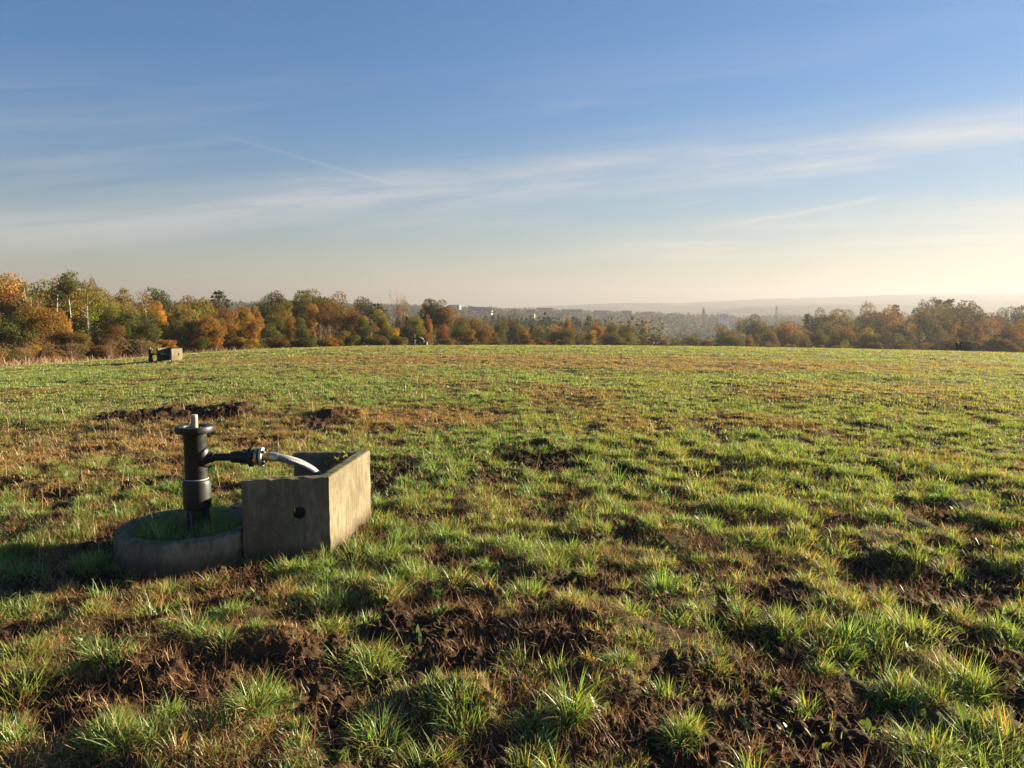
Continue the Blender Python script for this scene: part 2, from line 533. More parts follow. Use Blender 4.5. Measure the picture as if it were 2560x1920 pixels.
M['villa_white'] = mat_plain('sun_brightened_white_render', (.80, .78, .74), .8, 0, .2, .05, 1)  # white wall, its colour raised to carry the glint of sunlight on the villa
M['render_grey'] = mat_plain('grey_rendered_wall', (.20, .185, .175), .85, 0, .2, .1, 1)
M['roof_red'] = mat_plain('brown_red_roof_tiles', (.20, .10, .075), .85, 0, .2, .2, 1)
M['roof_slate'] = mat_plain('slate_roof', (.10, .11, .13), .7, 0, .3, .15, 1)
M['dark_win'] = mat_plain('dark_window_glass', (.05, .06, .07), .25, 0, .5, .1, 1)
M['mast'] = mat_plain('mast_steel', (.12, .12, .13), .7, .3, .4, .1, 1)


# ------------------------------------------------------------------ ground: one sheet from the camera's feet to the hills
BX0, BX1, BY0, BY1, BZ0, BZ1 = -4500.0, 5600.0, -320.0, 5200.0, -62.0, 112.0      # extents of the haze


def rmax(az):
    dx, dy = np.sin(az), np.cos(az)
    tx = np.where(dx > 0, (BX1 - 40) / np.maximum(dx, 1e-9), (BX0 + 40) / np.minimum(dx, -1e-9))
    ty = np.where(dy > 0, (BY1 - 40) / np.maximum(dy, 1e-9), (BY0 + 40) / np.minimum(dy, -1e-9))
    return np.minimum(tx, ty)


def turf_color(x, y, bare, dry):
    r = np.hypot(x, y)
    soil = np.array([.062, .034, .019]); turf = np.array([.085, .075, .028]); straw = np.array([.17, .115, .045])
    v = (1 + .35 * fbm(x * 3, y * 3, 71, 3))[:, None]
    c = turf[None] * (1 - dry[:, None] * .7) + straw[None] * dry[:, None] * .7
    farg = np.array([.17, .175, .045])
    k = sstep(r, 8, 40)[:, None]
    c = c * (1 - k) + (farg[None] * (1 - .5 * dry[:, None]) + straw[None] * .5 * dry[:, None]) * k
    c = c * (1 - bare[:, None]) + soil[None] * bare[:, None]
    wood = np.array([.055, .045, .022])
    fields = np.array([.12, .12, .05])
    kw = sstep(r, 90, 140)[:, None]
    kf = (sstep(r, 1100, 1700) * sstep(perlin(x * .004, y * .004, 44), -.2, .3))[:, None]
    c = c * (1 - kw) + (wood[None] * (1 - kf) + fields[None] * kf) * kw
    return c * v


def build_ground():
    fine = np.radians(np.linspace(-62, 62, 1180))
    coarse = np.radians(np.linspace(62, 298, 60)[1:-1])
    az = np.concatenate([fine, coarse])
    r1 = np.concatenate([[.15, .4, .8], np.geomspace(1.3, 85, 800)])
    t = np.linspace(0, 1, 71)[1:]
    rm = rmax(az)
    R = np.concatenate([np.repeat(r1[:, None], len(az), 1), 85 * (rm[None, :] / 85) ** t[:, None]], 0)
    A = np.repeat(az[None], R.shape[0], 0)
    x = (R * np.sin(A)).ravel(); y = (R * np.cos(A)).ravel()
    b = bareness(x, y) * (1 - sstep(np.hypot(x, y), 80, 110))
    d = dryness(x, y)
    z = ground(x, y, b)
    c = turf_color(x, y, b, d)
    nr, na = R.shape
    V = np.column_stack([x, y, z])
    V = np.vstack([V, [[0, 0, float(z[:na].mean())]]])
    c = np.vstack([c, c[:1]])
    i = np.arange(nr - 1)[:, None] * na
    j = np.arange(na)[None]; j2 = (j + 1) % na
    Q = np.stack([i + j, i + j2, i + na + j2, i + na + j], -1).reshape(-1, 4)[:, ::-1]
    T = np.stack([np.full(na, nr * na), (np.arange(na) + 1) % na, np.arange(na)], -1)
    me = mesh_np('ground', V, [Q, T[:, ::-1][:, [0, 1, 2]]], c, smooth=True)
    return tag(link('ground', me, M['ground']), kind='structure')


build_ground()


# ------------------------------------------------------------------ far hills on the right horizon
def build_hill(az0, az1, r0, r1, prof, colr, seed):
    az = np.radians(np.linspace(az0, az1, 320)); rr = np.linspace(0, 1, 26)
    A, T = np.meshgrid(az, rr)
    top = np.interp(np.degrees(A), [p[0] for p in prof], [p[1] for p in prof])
    R = np.minimum(r0 + (r1 - r0) * T, rmax(A) - 30)
    x = R * np.sin(A); y = R * np.cos(A)
    shape = np.sin(np.clip(T, 0, 1) * math.pi * .5) ** .8 * np.where(T > .8, 1 - ((T - .8) / .2) ** 2 * .4, 1)
    z = -30 + (top + 30) * shape
    z = z + (fbm(x * .012, y * .012, seed, 4) * 3.0 + np.abs(perlin(x * .05, y * .05, seed + 3)) * 2.2) * shape
    x, y, z = x.ravel(), y.ravel(), z.ravel()
    k = sstep(fbm(x * .0035, y * .002, seed + 5, 3), -.05, .25)[:, None]
    c = np.array(colr)[None] * (1 - k) + np.array([.13, .12, .06])[None] * k
    i = np.arange(25)[:, None] * 320; j = np.arange(319)[None]
    Q = np.stack([i + j, i + j + 1, i + 320 + j + 1, i + 320 + j], -1).reshape(-1, 4)[:, ::-1]
    me = mesh_np('hills', np.column_stack([x, y, z]), [Q], c, smooth=True)
    return tag(link('hills', me, M['ground']), kind='structure')


def deg(px):
    return math.degrees(math.atan((px - 1280) / 1922.5))


def elev(py, px, r):                 # height at range r seen at picture row py (for profiles of far relief)
    return CAM_H + (767.5 - py) / 1922.5 * r * math.cos(math.radians(deg(px)))


build_hill(-3, 42, 2900, 4300, [(deg(p), elev(h, p, 4000)) for p, h in
           ((1180, 774), (1400, 764), (1480, 760), (1590, 756), (1700, 757), (1840, 750), (1950, 745), (2100, 742), (2230, 735), (2330, 734), (2420, 733), (2560, 731), (2700, 731), (2900, 735))], (.055, .06, .03), 3)
build_hill(10, 42, 1900, 2700, [(deg(p), elev(h, p, 2500)) for p, h in
           ((1650, 800), (1800, 776), (1900, 764), (2000, 760), (2150, 758), (2300, 764), (2560, 768), (2800, 770))], (.05, .055, .028), 9)


# ------------------------------------------------------------------ grass, straw, weeds and clods
def ribbons(P, az, tilt0, bend, L, w, cols, seg=3, tipcol=None, flat=None):
    n = len(P)
    th = tilt0[:, None] + bend[:, None] * np.arange(seg)[None] / seg
    dh = np.stack([np.sin(az), np.cos(az)], -1)
    step = (L / seg)[:, None]
    hx = np.concatenate([np.zeros((n, 1)), np.cumsum(np.sin(th) * step, 1)], 1)
    hz = np.concatenate([np.zeros((n, 1)), np.cumsum(np.cos(th) * step, 1)], 1)
    C = np.empty((n, seg + 1, 3))
    C[:, :, 0] = P[:, 0:1] + dh[:, 0:1] * hx
    C[:, :, 1] = P[:, 1:2] + dh[:, 1:2] * hx
    C[:, :, 2] = P[:, 2:3] + hz
    tw = az + math.pi / 2 + RNG.normal(0, .5, n)
    side = np.stack([np.sin(tw), np.cos(tw), RNG.normal(0, .25, n)], -1)
    prof = (1 - (np.arange(seg) / seg) ** 1.6) * .5
    if flat is not None:
        prof = np.array(flat) * .5
    W_ = w[:, None] * prof[None]
    V = np.empty((n, 2 * seg + 1, 3))
    V[:, 0:2 * seg:2] = C[:, :seg] - side[:, None] * W_[..., None]
    V[:, 1:2 * seg:2] = C[:, :seg] + side[:, None] * W_[..., None]
    V[:, -1] = C[:, seg]
    off = (np.arange(n) * (2 * seg + 1))[:, None]
    Q = np.concatenate([off + np.array([[2 * k, 2 * k + 1, 2 * k + 3, 2 * k + 2]]) for k in range(seg - 1)], 0) if seg > 1 else np.zeros((0, 4), int)
    T = off + np.array([[2 * seg - 2, 2 * seg - 1, 2 * seg]])
    cc = np.repeat(cols[:, None], 2 * seg + 1, 1)
    if tipcol is not None:
        cc[:, -1] = tipcol
    return V.reshape(-1, 3), Q, T, cc.reshape(-1, 3)


class Acc:
    def __init__(s):
        s.V = []; s.Q = []; s.T = []; s.C = []; s.n = 0

    def add(s, V, Q, T, C):
        s.V.append(V); s.Q.append(Q + s.n); s.T.append(T + s.n); s.C.append(C); s.n += len(V)

    def build(s, name, m, label=None, cat=None, kind=None, parent=None):
        fs = [f for f in (np.concatenate(s.Q) if s.Q else np.zeros((0, 4), int), np.concatenate(s.T) if s.T else np.zeros((0, 3), int)) if len(f)]
        me = mesh_np(name, np.concatenate(s.V), fs, np.concatenate(s.C))
        return tag(link(name, me, m, parent), label, cat, None, kind)


def wedge(n, r0, r1):
    half = half_angle(r1)
    a = np.radians(RNG.uniform(-half, half, n))
    r = np.sqrt(RNG.uniform(r0 * r0, r1 * r1, n))
    return r * np.sin(a), r * np.cos(a)


def half_angle(r1):
    return 62 if r1 <= 10 else (54 if r1 <= 20 else 44)


GREENS = np.array([[.135, .265, .042], [.18, .295, .052], [.095, .22, .048], [.22, .29, .058], [.14, .27, .10], [.23, .31, .13]])
STRAWS = np.array([[.33, .215, .085], [.28, .15, .058], [.22, .105, .042], [.37, .26, .12]])


def blade_colors(n, dry, hue):
    g = GREENS[RNG.integers(0, len(GREENS), n)]
    g = g * (1 - hue[:, None] * .55) + np.array([.28, .285, .048])[None] * hue[:, None] * .55
    s = STRAWS[RNG.integers(0, len(STRAWS), n)]
    isdry = RNG.random(n) < np.clip(dry, 0, 1)
    c = np.where(isdry[:, None], s, g)
    return c * RNG.uniform(.7, 1.3, (n, 1))


def tuft_blades(acc, cx, cy, cz, rad, L, nb, w, seg, dry, hue, spread=1.0):
    k = np.repeat(np.arange(len(cx)), nb)
    n = len(k)
    rr = np.sqrt(RNG.random(n)); a = RNG.uniform(0, 2 * math.pi, n)
    x = cx[k] + rr * rad[k] * np.sin(a); y = cy[k] + rr * rad[k] * np.cos(a)
    keep = ~blocked(x, y)
    k, rr, a, x, y = k[keep], rr[keep], a[keep], x[keep], y[keep]
    n = len(k)
    z = ground(x, y, bareness(x, y)) - .006 if len(cx) < 9000 and seg > 2 else cz[k] - .01
    lean = RNG.normal(0, .12, len(cx))
    az = a + RNG.normal(0, .95, n)
    tilt = np.clip(.10 + .55 * rr * spread + RNG.normal(0, .15, n) + lean[k], 0, 1.25)
    bend = RNG.uniform(.1, 1.9, n) * spread * (.5 + .6 * rr)
    br = RNG.random(n) < .16
    bend = np.where(br, RNG.uniform(1.6, 3.0, n), bend)
    LL = L[k] * RNG.uniform(.55, 1.15, n) * (1 - .25 * rr)
    ww = w * RNG.uniform(.7, 1.35, n)
    c = blade_colors(n, dry[k], hue[k])
    tip = c.copy()
    st = RNG.random(n) < .18
    tip[st] = np.array([.34, .27, .10])
    acc.add(*ribbons(np.column_stack([x, y, z]), az, tilt, bend, LL, ww, c, seg, tip))


def hue_field(x, y):
    r = np.hypot(x, y)
    side = sstep(x / np.maximum(r, .1), -.1, .55)
    return np.clip(.12 + .5 * perlin(x * .8, y * .8, 61) + .5 * fbm(x * .16, y * .10, 62, 2) + .35 * side + .35 * sstep(r, 9, 30), 0, 1)


def build_grass():
    acc = Acc()
    # the big tussocks of the foreground
    t = np.array(TUSSOCK)
    for rep in range(2):
        cx = t[:, 0] + RNG.normal(0, .03, len(t)); cy = t[:, 1] + RNG.normal(0, .03, len(t))
        z = ground(cx, cy)
        tuft_blades(acc, cx, cy, z, t[:, 2] * RNG.uniform(.45, .9, len(t)), t[:, 3] * RNG.uniform(.5, .85, len(t)), RNG.integers(90, 190, len(t)), .0042, 4, np.clip(RNG.normal(.16, .12, len(t)), .03, .5), np.clip(.35 + RNG.normal(0, .35, len(t)), 0, 1), 1.2)
    # lesser tussocks scattered between them
    n = 2300
    cx, cy = wedge(n, 2.2, 9.5)
    b = bareness(cx, cy)
    keep = (RNG.random(n) < .25 + .75 * (1 - b)) & ~blocked(cx, cy) & (fbm(cx * 1.3, cy * 1.3, 29, 2) > -.25)
    cx, cy = cx[keep], cy[keep]; n = len(cx); rr = np.hypot(cx, cy)
    hh = np.clip(RNG.normal(.115, .035, n), .06, .2)
    tuft_blades(acc, cx, cy, ground(cx, cy), hh * RNG.uniform(.35, .75, n), hh, RNG.integers(45, 110, n), .0046, 3, np.clip(RNG.normal(.12, .18, n), .02, .8), np.clip(hue_field(cx, cy) + RNG.normal(0, .25, n), 0, 1), 1.25)
    # near field, 1.6 to 14 m
    for (r0, r1, dens, nb0, nb1, w, seg, Lk) in ((1.5, 6.5, 150, 26, 56, .0042, 3, 1.0), (6.5, 14, 115, 18, 34, .0062, 3, 1.0),
                                                 (14, 32, 60, 8, 14, .011, 2, .95), (32, 78, 15, 6, 9, .028, 2, .95)):
        n = int(dens * math.radians(2 * half_angle(r1)) / 2 * (r1 * r1 - r0 * r0))
        x, y = wedge(n, r0, r1)
        b = bareness(x, y); d = dryness(x, y)
        clump = fbm(x * 2.1, y * 2.1, 21, 3)
        r = np.hypot(x, y)
        thr = np.interp(r, [2, 4, 6, 9, 14, 30], [.16, .08, -.08, -.30, -.55, -.7])
        p = (1 - b * .97) * sstep(clump, thr - .08, thr + .30)
        ring = np.hypot(x - RING_C[0], y - RING_C[1]) < .35
        keep = (RNG.random(n) < np.clip(p, .012, 1)) & ~blocked(x, y)
        keep |= ring
        x, y, b, d, clump, r = [v[keep] for v in (x, y, b, d, clump, r)]
        ring = ring[keep]
        z = ground(x, y, b)
        nu = 1 - near_unit(x, y)
        L = Lk * (.052 + .055 * np.clip(clump + .2, 0, 1) + .05 * nu + .03 * RNG.random(len(x)) + .030 * sstep(clump, .05, .5) * sstep(r, 3, 5) * (1 - sstep(r, 9, 14))) * (1 - .25 * d)
        L = np.where(ring, .15 + .09 * RNG.random(len(x)), L)
        nb = RNG.integers(nb0, nb1, len(x))
        dry = np.clip(.06 + .88 * d + .12 * RNG.random(len(x)), 0, .92)
        dry = np.where(ring, .05, dry)
        tuft_blades(acc, x, y, z, (.035 + .035 * RNG.random(len(x))) * (1 if r0 < 10 else (2.2 if r0 < 30 else 5)), L, nb, w, seg, dry, hue_field(x, y), 1.0)
    # short sward between the tussocks
    for r0, r1, n, w in ((1.6, 5, 105000, .0034), (5, 10, 200000, .0050), (10, 20, 200000, .009)):
        x, y = wedge(n, r0, r1)
        b = bareness(x, y); d = dryness(x, y)
        keep = (RNG.random(n) < (1 - b * .96) * sstep(fbm(x * 3.4, y * 3.4, 25, 3), -.45, .25)) & ~blocked(x, y)
        x, y, b, d = x[keep], y[keep], b[keep], d[keep]
        m = len(x)
        c = blade_colors(m, np.clip(.20 + .72 * d, 0, .95), hue_field(x, y) * .8)
        acc.add(*ribbons(np.column_stack([x, y, ground(x, y, b) - .004]), RNG.uniform(0, 6.283, m), np.abs(RNG.normal(.35, .3, m)), RNG.uniform(.2, 1.6, m),
                         RNG.uniform(.018, .052, m), w * RNG.uniform(.7, 1.3, m), c, 2))
    acc.build('grass', M['grass'], 'dewy green autumn grass growing in tussocks across the field', 'grass', 'stuff')


def build_straw():
    acc = Acc()
    # short dead stems and roots lying over soil and turf
    for r0, r1, n, w, Ls in ((1.5, 7, 350000, .0025, .9), (7, 16, 108000, .0055, 1.25)):
        x, y = wedge(n, r0, r1)
        b = bareness(x, y); d = dryness(x, y)
        pat = fbm(x * 2.6, y * 2.6, 77, 3)
        keep = (RNG.random(n) < np.clip(.14 + .7 * sstep(pat, -.1, .45) + .5 * d, 0, 1)) & ~blocked(x, y)
        x, y, b = x[keep], y[keep], b[keep]
        z = ground(x, y, b) + .003
        n2 = len(x)
        c = np.array([[.24, .12, .052], [.32, .18, .075], [.40, .26, .12], [.15, .075, .035]])[RNG.choice(4, n2, p=[.34, .32, .2, .14])] * RNG.uniform(.7, 1.3, (n2, 1))
        acc.add(*ribbons(np.column_stack([x, y, z]), RNG.uniform(0, 6.283, n2), RNG.uniform(.45, 1.6, n2), RNG.normal(.2, .8, n2),
                         Ls * RNG.uniform(.025, .09, n2), w * RNG.uniform(.7, 1.4, n2), c, 2))
    # upright dead stalks
    x, y = wedge(7000, 2.0, 18)
    keep = (RNG.random(len(x)) < .15 + .85 * sstep(perlin(x * .9, y * .9, 83), 0, .5)) & ~blocked(x, y)
    x, y = x[keep], y[keep]
    n2 = len(x)
    c = np.array([[.20, .10, .045], [.30, .18, .08], [.15, .07, .04]])[RNG.integers(0, 3, n2)] * RNG.uniform(.7, 1.3, (n2, 1))
    acc.add(*ribbons(np.column_stack([x, y, ground(x, y) - .01]), RNG.uniform(0, 6.283, n2), np.abs(RNG.normal(.1, .28, n2)), RNG.normal(.1, .35, n2),
                     RNG.uniform(.08, .27, n2), np.hypot(x, y) * .0006 + .0014, c, 3, flat=(1, .8, .6)))
    # a rusty fringe of tall dead grass under the left wood
    n = 26000
    a = np.radians(RNG.uniform(-38, -14, n)); rr = RNG.uniform(44, 66, n) + 2.2 * (np.degrees(a) + 34) * (np.degrees(a) > -34)
    x = rr * np.sin(a); y = rr * np.cos(a)
    keep = RNG.random(n) < sstep(fbm(x * .16, y * .16, 85, 3), -.35, .5)
    x, y = x[keep], y[keep]; n2 = len(x)
    c = np.array([[.27, .16, .09], [.20, .11, .065], [.33, .22, .12]])[RNG.integers(0, 3, n2)] * RNG.uniform(.7, 1.2, (n2, 1))
    acc.add(*ribbons(np.column_stack([x, y, ground(x, y) - .05]), RNG.uniform(0, 6.283, n2), np.abs(RNG.normal(.3, .6, n2)), RNG.normal(.5, .9, n2),
                     RNG.uniform(.15, .55, n2) * (1 + .8 * perlin(x * .3, y * .3, 88)), RNG.uniform(.03, .06, n2), c, 2))
    acc.build('dry_grass', M['dry'], 'brown dead grass stems lying and standing among the green tussocks', 'dry grass', 'stuff')


def build_weeds():
    acc = Acc()
    x, y = wedge(1400, 2.0, 9)
    keep = (RNG.random(len(x)) < .4 + .6 * sstep(perlin(x, y, 87), 0, .4)) & ~blocked(x, y)
    x, y = x[keep], y[keep]
    k = np.repeat(np.arange(len(x)), RNG.integers(4, 9, len(x)))
    n = len(k)
    px = x[k] + RNG.normal(0, .025, n); py = y[k] + RNG.normal(0, .025, n)
    c = np.array([[.055, .11, .022], [.085, .14, .03], [.13, .16, .035]])[RNG.integers(0, 3, n)] * RNG.uniform(.7, 1.3, (n, 1))
    acc.add(*ribbons(np.column_stack([px, py, ground(px, py) + .002]), RNG.uniform(0, 6.283, n), RNG.uniform(.5, 1.1, n), RNG.uniform(.2, .7, n),
                     RNG.uniform(.03, .07, n), RNG.uniform(.012, .024, n), c, 4, flat=(.25, .85, 1, .7)))
    acc.build('weeds', M['grass'], 'small broad leaved weeds between the tussocks', 'weeds', 'stuff')


def build_clods():
    x, y = wedge(90000, 1.8, 9)
    b = bareness(x, y)
    keep = (RNG.random(len(x)) < b * .30) & ~blocked(x, y) & (np.hypot(x - RING_C[0], y - RING_C[1]) > .5)
    x, y, b = x[keep], y[keep], b[keep]
    n = len(x)
    s = np.exp(RNG.normal(-4.9, .55, n)); s = np.clip(s, .003, .028)
    z = ground(x, y, b) + s * .25
    # octahedral lumps with every corner pushed about
    base = np.array([[1, 0, 0], [0, 1, 0], [-1, 0, 0], [0, -1, 0], [0, 0, 1], [0, 0, -1], [.6, .6, .5], [-.6, .6, .45], [-.6, -.6, .5], [.6, -.6, .45]])
    tri = np.array([[4, 6, 7], [4, 7, 8], [4, 8, 9], [4, 9, 6], [6, 0, 1], [6, 1, 7], [7, 1, 2], [7, 2, 8], [8, 2, 3], [8, 3, 9], [9, 3, 0], [9, 0, 6], [5, 1, 0], [5, 2, 1], [5, 3, 2], [5, 0, 3]])
    V = base[None] * RNG.uniform(.65, 1.3, (n, 10, 1)) * s[:, None, None] * RNG.uniform(.7, 1.4, (n, 1, 3))
    V = V + np.stack([x, y, z], -1)[:, None]
    T = (np.arange(n) * 10)[:, None, None] + tri[None]
    c = np.repeat((np.array([.055, .032, .019])[None] * RNG.uniform(.6, 1.5, (n, 1)))[:, None], 10, 1)
    acc = Acc(); acc.add(V.reshape(-1, 3), np.zeros((0, 4), int), T.reshape(-1, 3), c.reshape(-1, 3))
    acc.build('soil_clods', M['ground'], 'crumbled dark brown soil clods on the churned bare patches', 'soil', 'stuff')


build_grass()
build_straw()
build_weeds()
build_clods()


# ------------------------------------------------------------------ standpipes with their concrete rings and U-shaped shelters
def grid_faces(nu, nv, wrap_u=False, wrap_v=False):
    iu = np.arange(nu if wrap_u else nu - 1)[:, None]; iv = np.arange(nv if wrap_v else nv - 1)[None]
    iu2 = (iu + 1) % nu; iv2 = (iv + 1) % nv
    return np.stack([iu * nv + iv, iu2 * nv + iv, iu2 * nv + iv2, iu * nv + iv2], -1).reshape(-1, 4)


def lathe(name, prof, m, parent=None, loc=(0, 0, 0), axis='Z', n=48, closed=False, wob=0.0, smooth_angle=35):
    """prof: list of (radius, height); a solid turned about the axis"""
    P = np.array(prof, float)
    a = np.linspace(0, 2 * math.pi, n, endpoint=False)
    R = P[:, 0][:, None]; H = np.repeat(P[:, 1][:, None], n, 1)
    X = R * np.cos(a); Y = R * np.sin(a)
    if wob:
        nz = fbm(np.repeat(np.cos(a)[None] * 3, len(P), 0) + H * 4, np.repeat(np.sin(a)[None] * 3, len(P), 0) + H * 3, 13, 3)
        X = X * (1 + wob * nz); Y = Y * (1 + wob * nz); H = H + wob * .3 * nz
    if axis == 'X':
        V = np.stack([H, X, Y], -1)
    else:
        V = np.stack([X, Y, H], -1)
    F = grid_faces(len(P), n, closed, True)
    me = mesh_np(name, V.reshape(-1, 3), [F[:, ::-1]], None, True)
    o = link(name, me, m, parent, loc)
    me.set_sharp_from_angle(angle=math.radians(smooth_angle))
    return o


def tube(name, pts, radii, m, parent=None, loc=(0, 0, 0), n=16, col=False, cap=True):
    P = np.array(pts, float); k = len(P)
    T = np.gradient(P, axis=0); T /= np.linalg.norm(T, axis=1)[:, None]
    up = np.array([0, 0, 1.0]) if abs(T[0][2]) < .9 else np.array([0, 1.0, 0])
    A = np.cross(T, up); A /= np.linalg.norm(A, axis=1)[:, None]
    B = np.cross(A, T)
    a = np.linspace(0, 2 * math.pi, n, endpoint=False)
    r = np.broadcast_to(np.asarray(radii, float), (k,))
    V = P[:, None] + r[:, None, None] * (A[:, None] * np.cos(a)[None, :, None] + B[:, None] * np.sin(a)[None, :, None])
    F = grid_faces(k, n, False, True)
    V = V.reshape(-1, 3)
    cols = None
    if col:
        ln = np.concatenate([[0], np.cumsum(np.linalg.norm(np.diff(P, axis=0), axis=1))])
        cols = np.stack([np.repeat(ln, n), np.tile(a / (2 * math.pi) , k), np.zeros(k * n)], -1)
    fs = [F]
    if cap:
        fs = [F, np.arange(n)[None, ::-1], ((k - 1) * n + np.arange(n))[None]]
        fs = [fs[0]] + [np.array(f) for f in fs[1:]]
    me = mesh_np(name, V, fs, cols, True)
    o = link(name, me, m, parent, loc)
    me.set_sharp_from_angle(angle=math.radians(40))
    return o


def spline(pts, n):
    P = np.array(pts, float)
    t = np.linspace(0, len(P) - 1, n)
    out = []
    for v in t:
        i = min(int(v), len(P) - 2); f = v - i
        p0, p1, p2, p3 = P[max(i - 1, 0)], P[i], P[i + 1], P[min(i + 2, len(P) - 1)]
        out.append(.5 * ((2 * p1) + (p2 - p0) * f + (2 * p0 - 5 * p1 + 4 * p2 - p3) * f * f + (3 * p1 - p0 - 3 * p2 + p3) * f ** 3))
    return np.array(out)


def concrete_shelter(loc, rz):
    """U of three concrete walls open on one side, with a round hole through one wing"""
    c = np.mean(np.array(TROUGH), 0)
    P = [np.array(p) - c for p in TROUGH]
    th, z0, z1, rb = .085, -.14, .50, .013
    nrm = []
    for i in range(3):
        d = P[i + 1] - P[i]; d /= np.linalg.norm(d); nrm.append(np.array([-d[1], d[0]]))     # inwards
    inner = [P[0] + nrm[0] * th]
    for i in (1, 2):
        b = nrm[i - 1] + nrm[i]; b /= np.linalg.norm(b)
        inner.append(P[i] + b * th / b.dot(nrm[i]))
    inner.append(P[3] + nrm[2] * th)
    # stations along the U, dense, with the outer edges very slightly eased
    O, I = [], []
    for i in range(3):
        m = 34 if i != 1 else 56
        for t in np.linspace(0, 1, m, endpoint=(i == 2)):
            O.append(P[i] * (1 - t) + P[i + 1] * t); I.append(inner[i] * (1 - t) + inner[i + 1] * t)
    O, I = np.array(O), np.array(I)
    sec = []                                            # rounded rectangle: (across 0..1, z)
    for z in np.linspace(z0, z1 - rb, 26): sec.append((0, z))
    for a in np.linspace(0, math.pi / 2, 5)[1:]: sec.append((rb / th * (1 - math.cos(a)), z1 - rb + rb * math.sin(a)))
    for t in np.linspace(rb / th, 1 - rb / th, 6)[1:]: sec.append((t, z1))
    for a in np.linspace(math.pi / 2, 0, 5)[1:]: sec.append((1 - rb / th * (1 - math.cos(a)), z1 - rb + rb * math.sin(a)))
    for z in np.linspace(z1 - rb, z0, 26)[1:]: sec.append((1, z))
    sec = np.array(sec)
    V = O[:, None] * (1 - sec[None, :, 0:1]) + I[:, None] * sec[None, :, 0:1]
    V = np.concatenate([V, np.repeat(sec[None, :, 1:2], len(O), 0)], -1)
    V = V.reshape(-1, 3)
    nz = fbm(V[:, 0] * 9 + V[:, 2] * 4, V[:, 1] * 9 + V[:, 2] * 7, 31, 4)
    edge = sstep(V[:, 2], .44, .5)
    chip = sstep(fbm(V[:, 0] * 14, V[:, 1] * 14 + 5, 39, 3), .30, .6)
    V[:, 2] += nz * .003 * edge - chip * .005 * edge + fbm(V[:, 0] * 40, V[:, 1] * 40, 41, 2) * .0022 * edge
    V[:, 0] += nz * .0035; V[:, 1] += fbm(V[:, 0] * 8, V[:, 2] * 8 + V[:, 1] * 5, 37, 3) * .0035
    ns = len(sec)
    F = grid_faces(len(O), ns, False, True)
    caps = [np.arange(ns)[None], ((len(O) - 1) * ns + np.arange(ns))[None, ::-1]]
    me = mesh_np('concrete_shelter', V, [F[:, ::-1]] + [np.array(q) for q in caps], None, True)
    o = link('concrete_shelter', me, M['concrete'])
    me.set_sharp_from_angle(angle=math.radians(38))
    # drill the hole through the wing nearest the camera
    hx = P[0] * .35 + P[1] * .65
    d = nrm[0]
    bm = bmesh.new()
    bmesh.ops.create_cone(bm, cap_ends=True, segments=28, radius1=.041, radius2=.039, depth=.4)
    bm.transform(Matrix.Translation((hx[0], hx[1], .275)) @ Vector((d[0], d[1], 0)).to_track_quat('Z', 'Y').to_matrix().to_4x4())
    cm = bpy.data.meshes.new('drill'); bm.to_mesh(cm); bm.free()
    co = link('drill', cm)
    md = o.modifiers.new('hole', 'BOOLEAN'); md.operation = 'DIFFERENCE'; md.solver = 'EXACT'; md.object = co
    dg = bpy.context.evaluated_depsgraph_get(); dg.update()
    nm = bpy.data.meshes.new_from_object(o.evaluated_get(dg))
    o.modifiers.clear()
    if len(nm.polygons) > 500:
        o.data = nm
        nm.name = 'concrete_shelter'
        nm.set_sharp_from_angle(angle=math.radians(38))
    bpy.data.objects.remove(co)
    if not o.data.materials:
        o.data.materials.append(M['concrete'])
    o.location = loc
    o.rotation_euler = (0, 0, rz)
    return o


def concrete_ring(loc):
    prof = [(.365, -.16), (.365, .02), (.368, .135), (.378, .157), (.395, .168), (.43, .172), (.455, .166), (.470, .150), (.474, .10), (.476, 0), (.478, -.16)]
    prof = [(a, b) for a, b in prof]
    prof = [(a * .945, b) for a, b in prof]
    o = lathe('concrete_ring', prof, M['ring'], None, loc, n=160, closed=True, wob=.017)
    return o


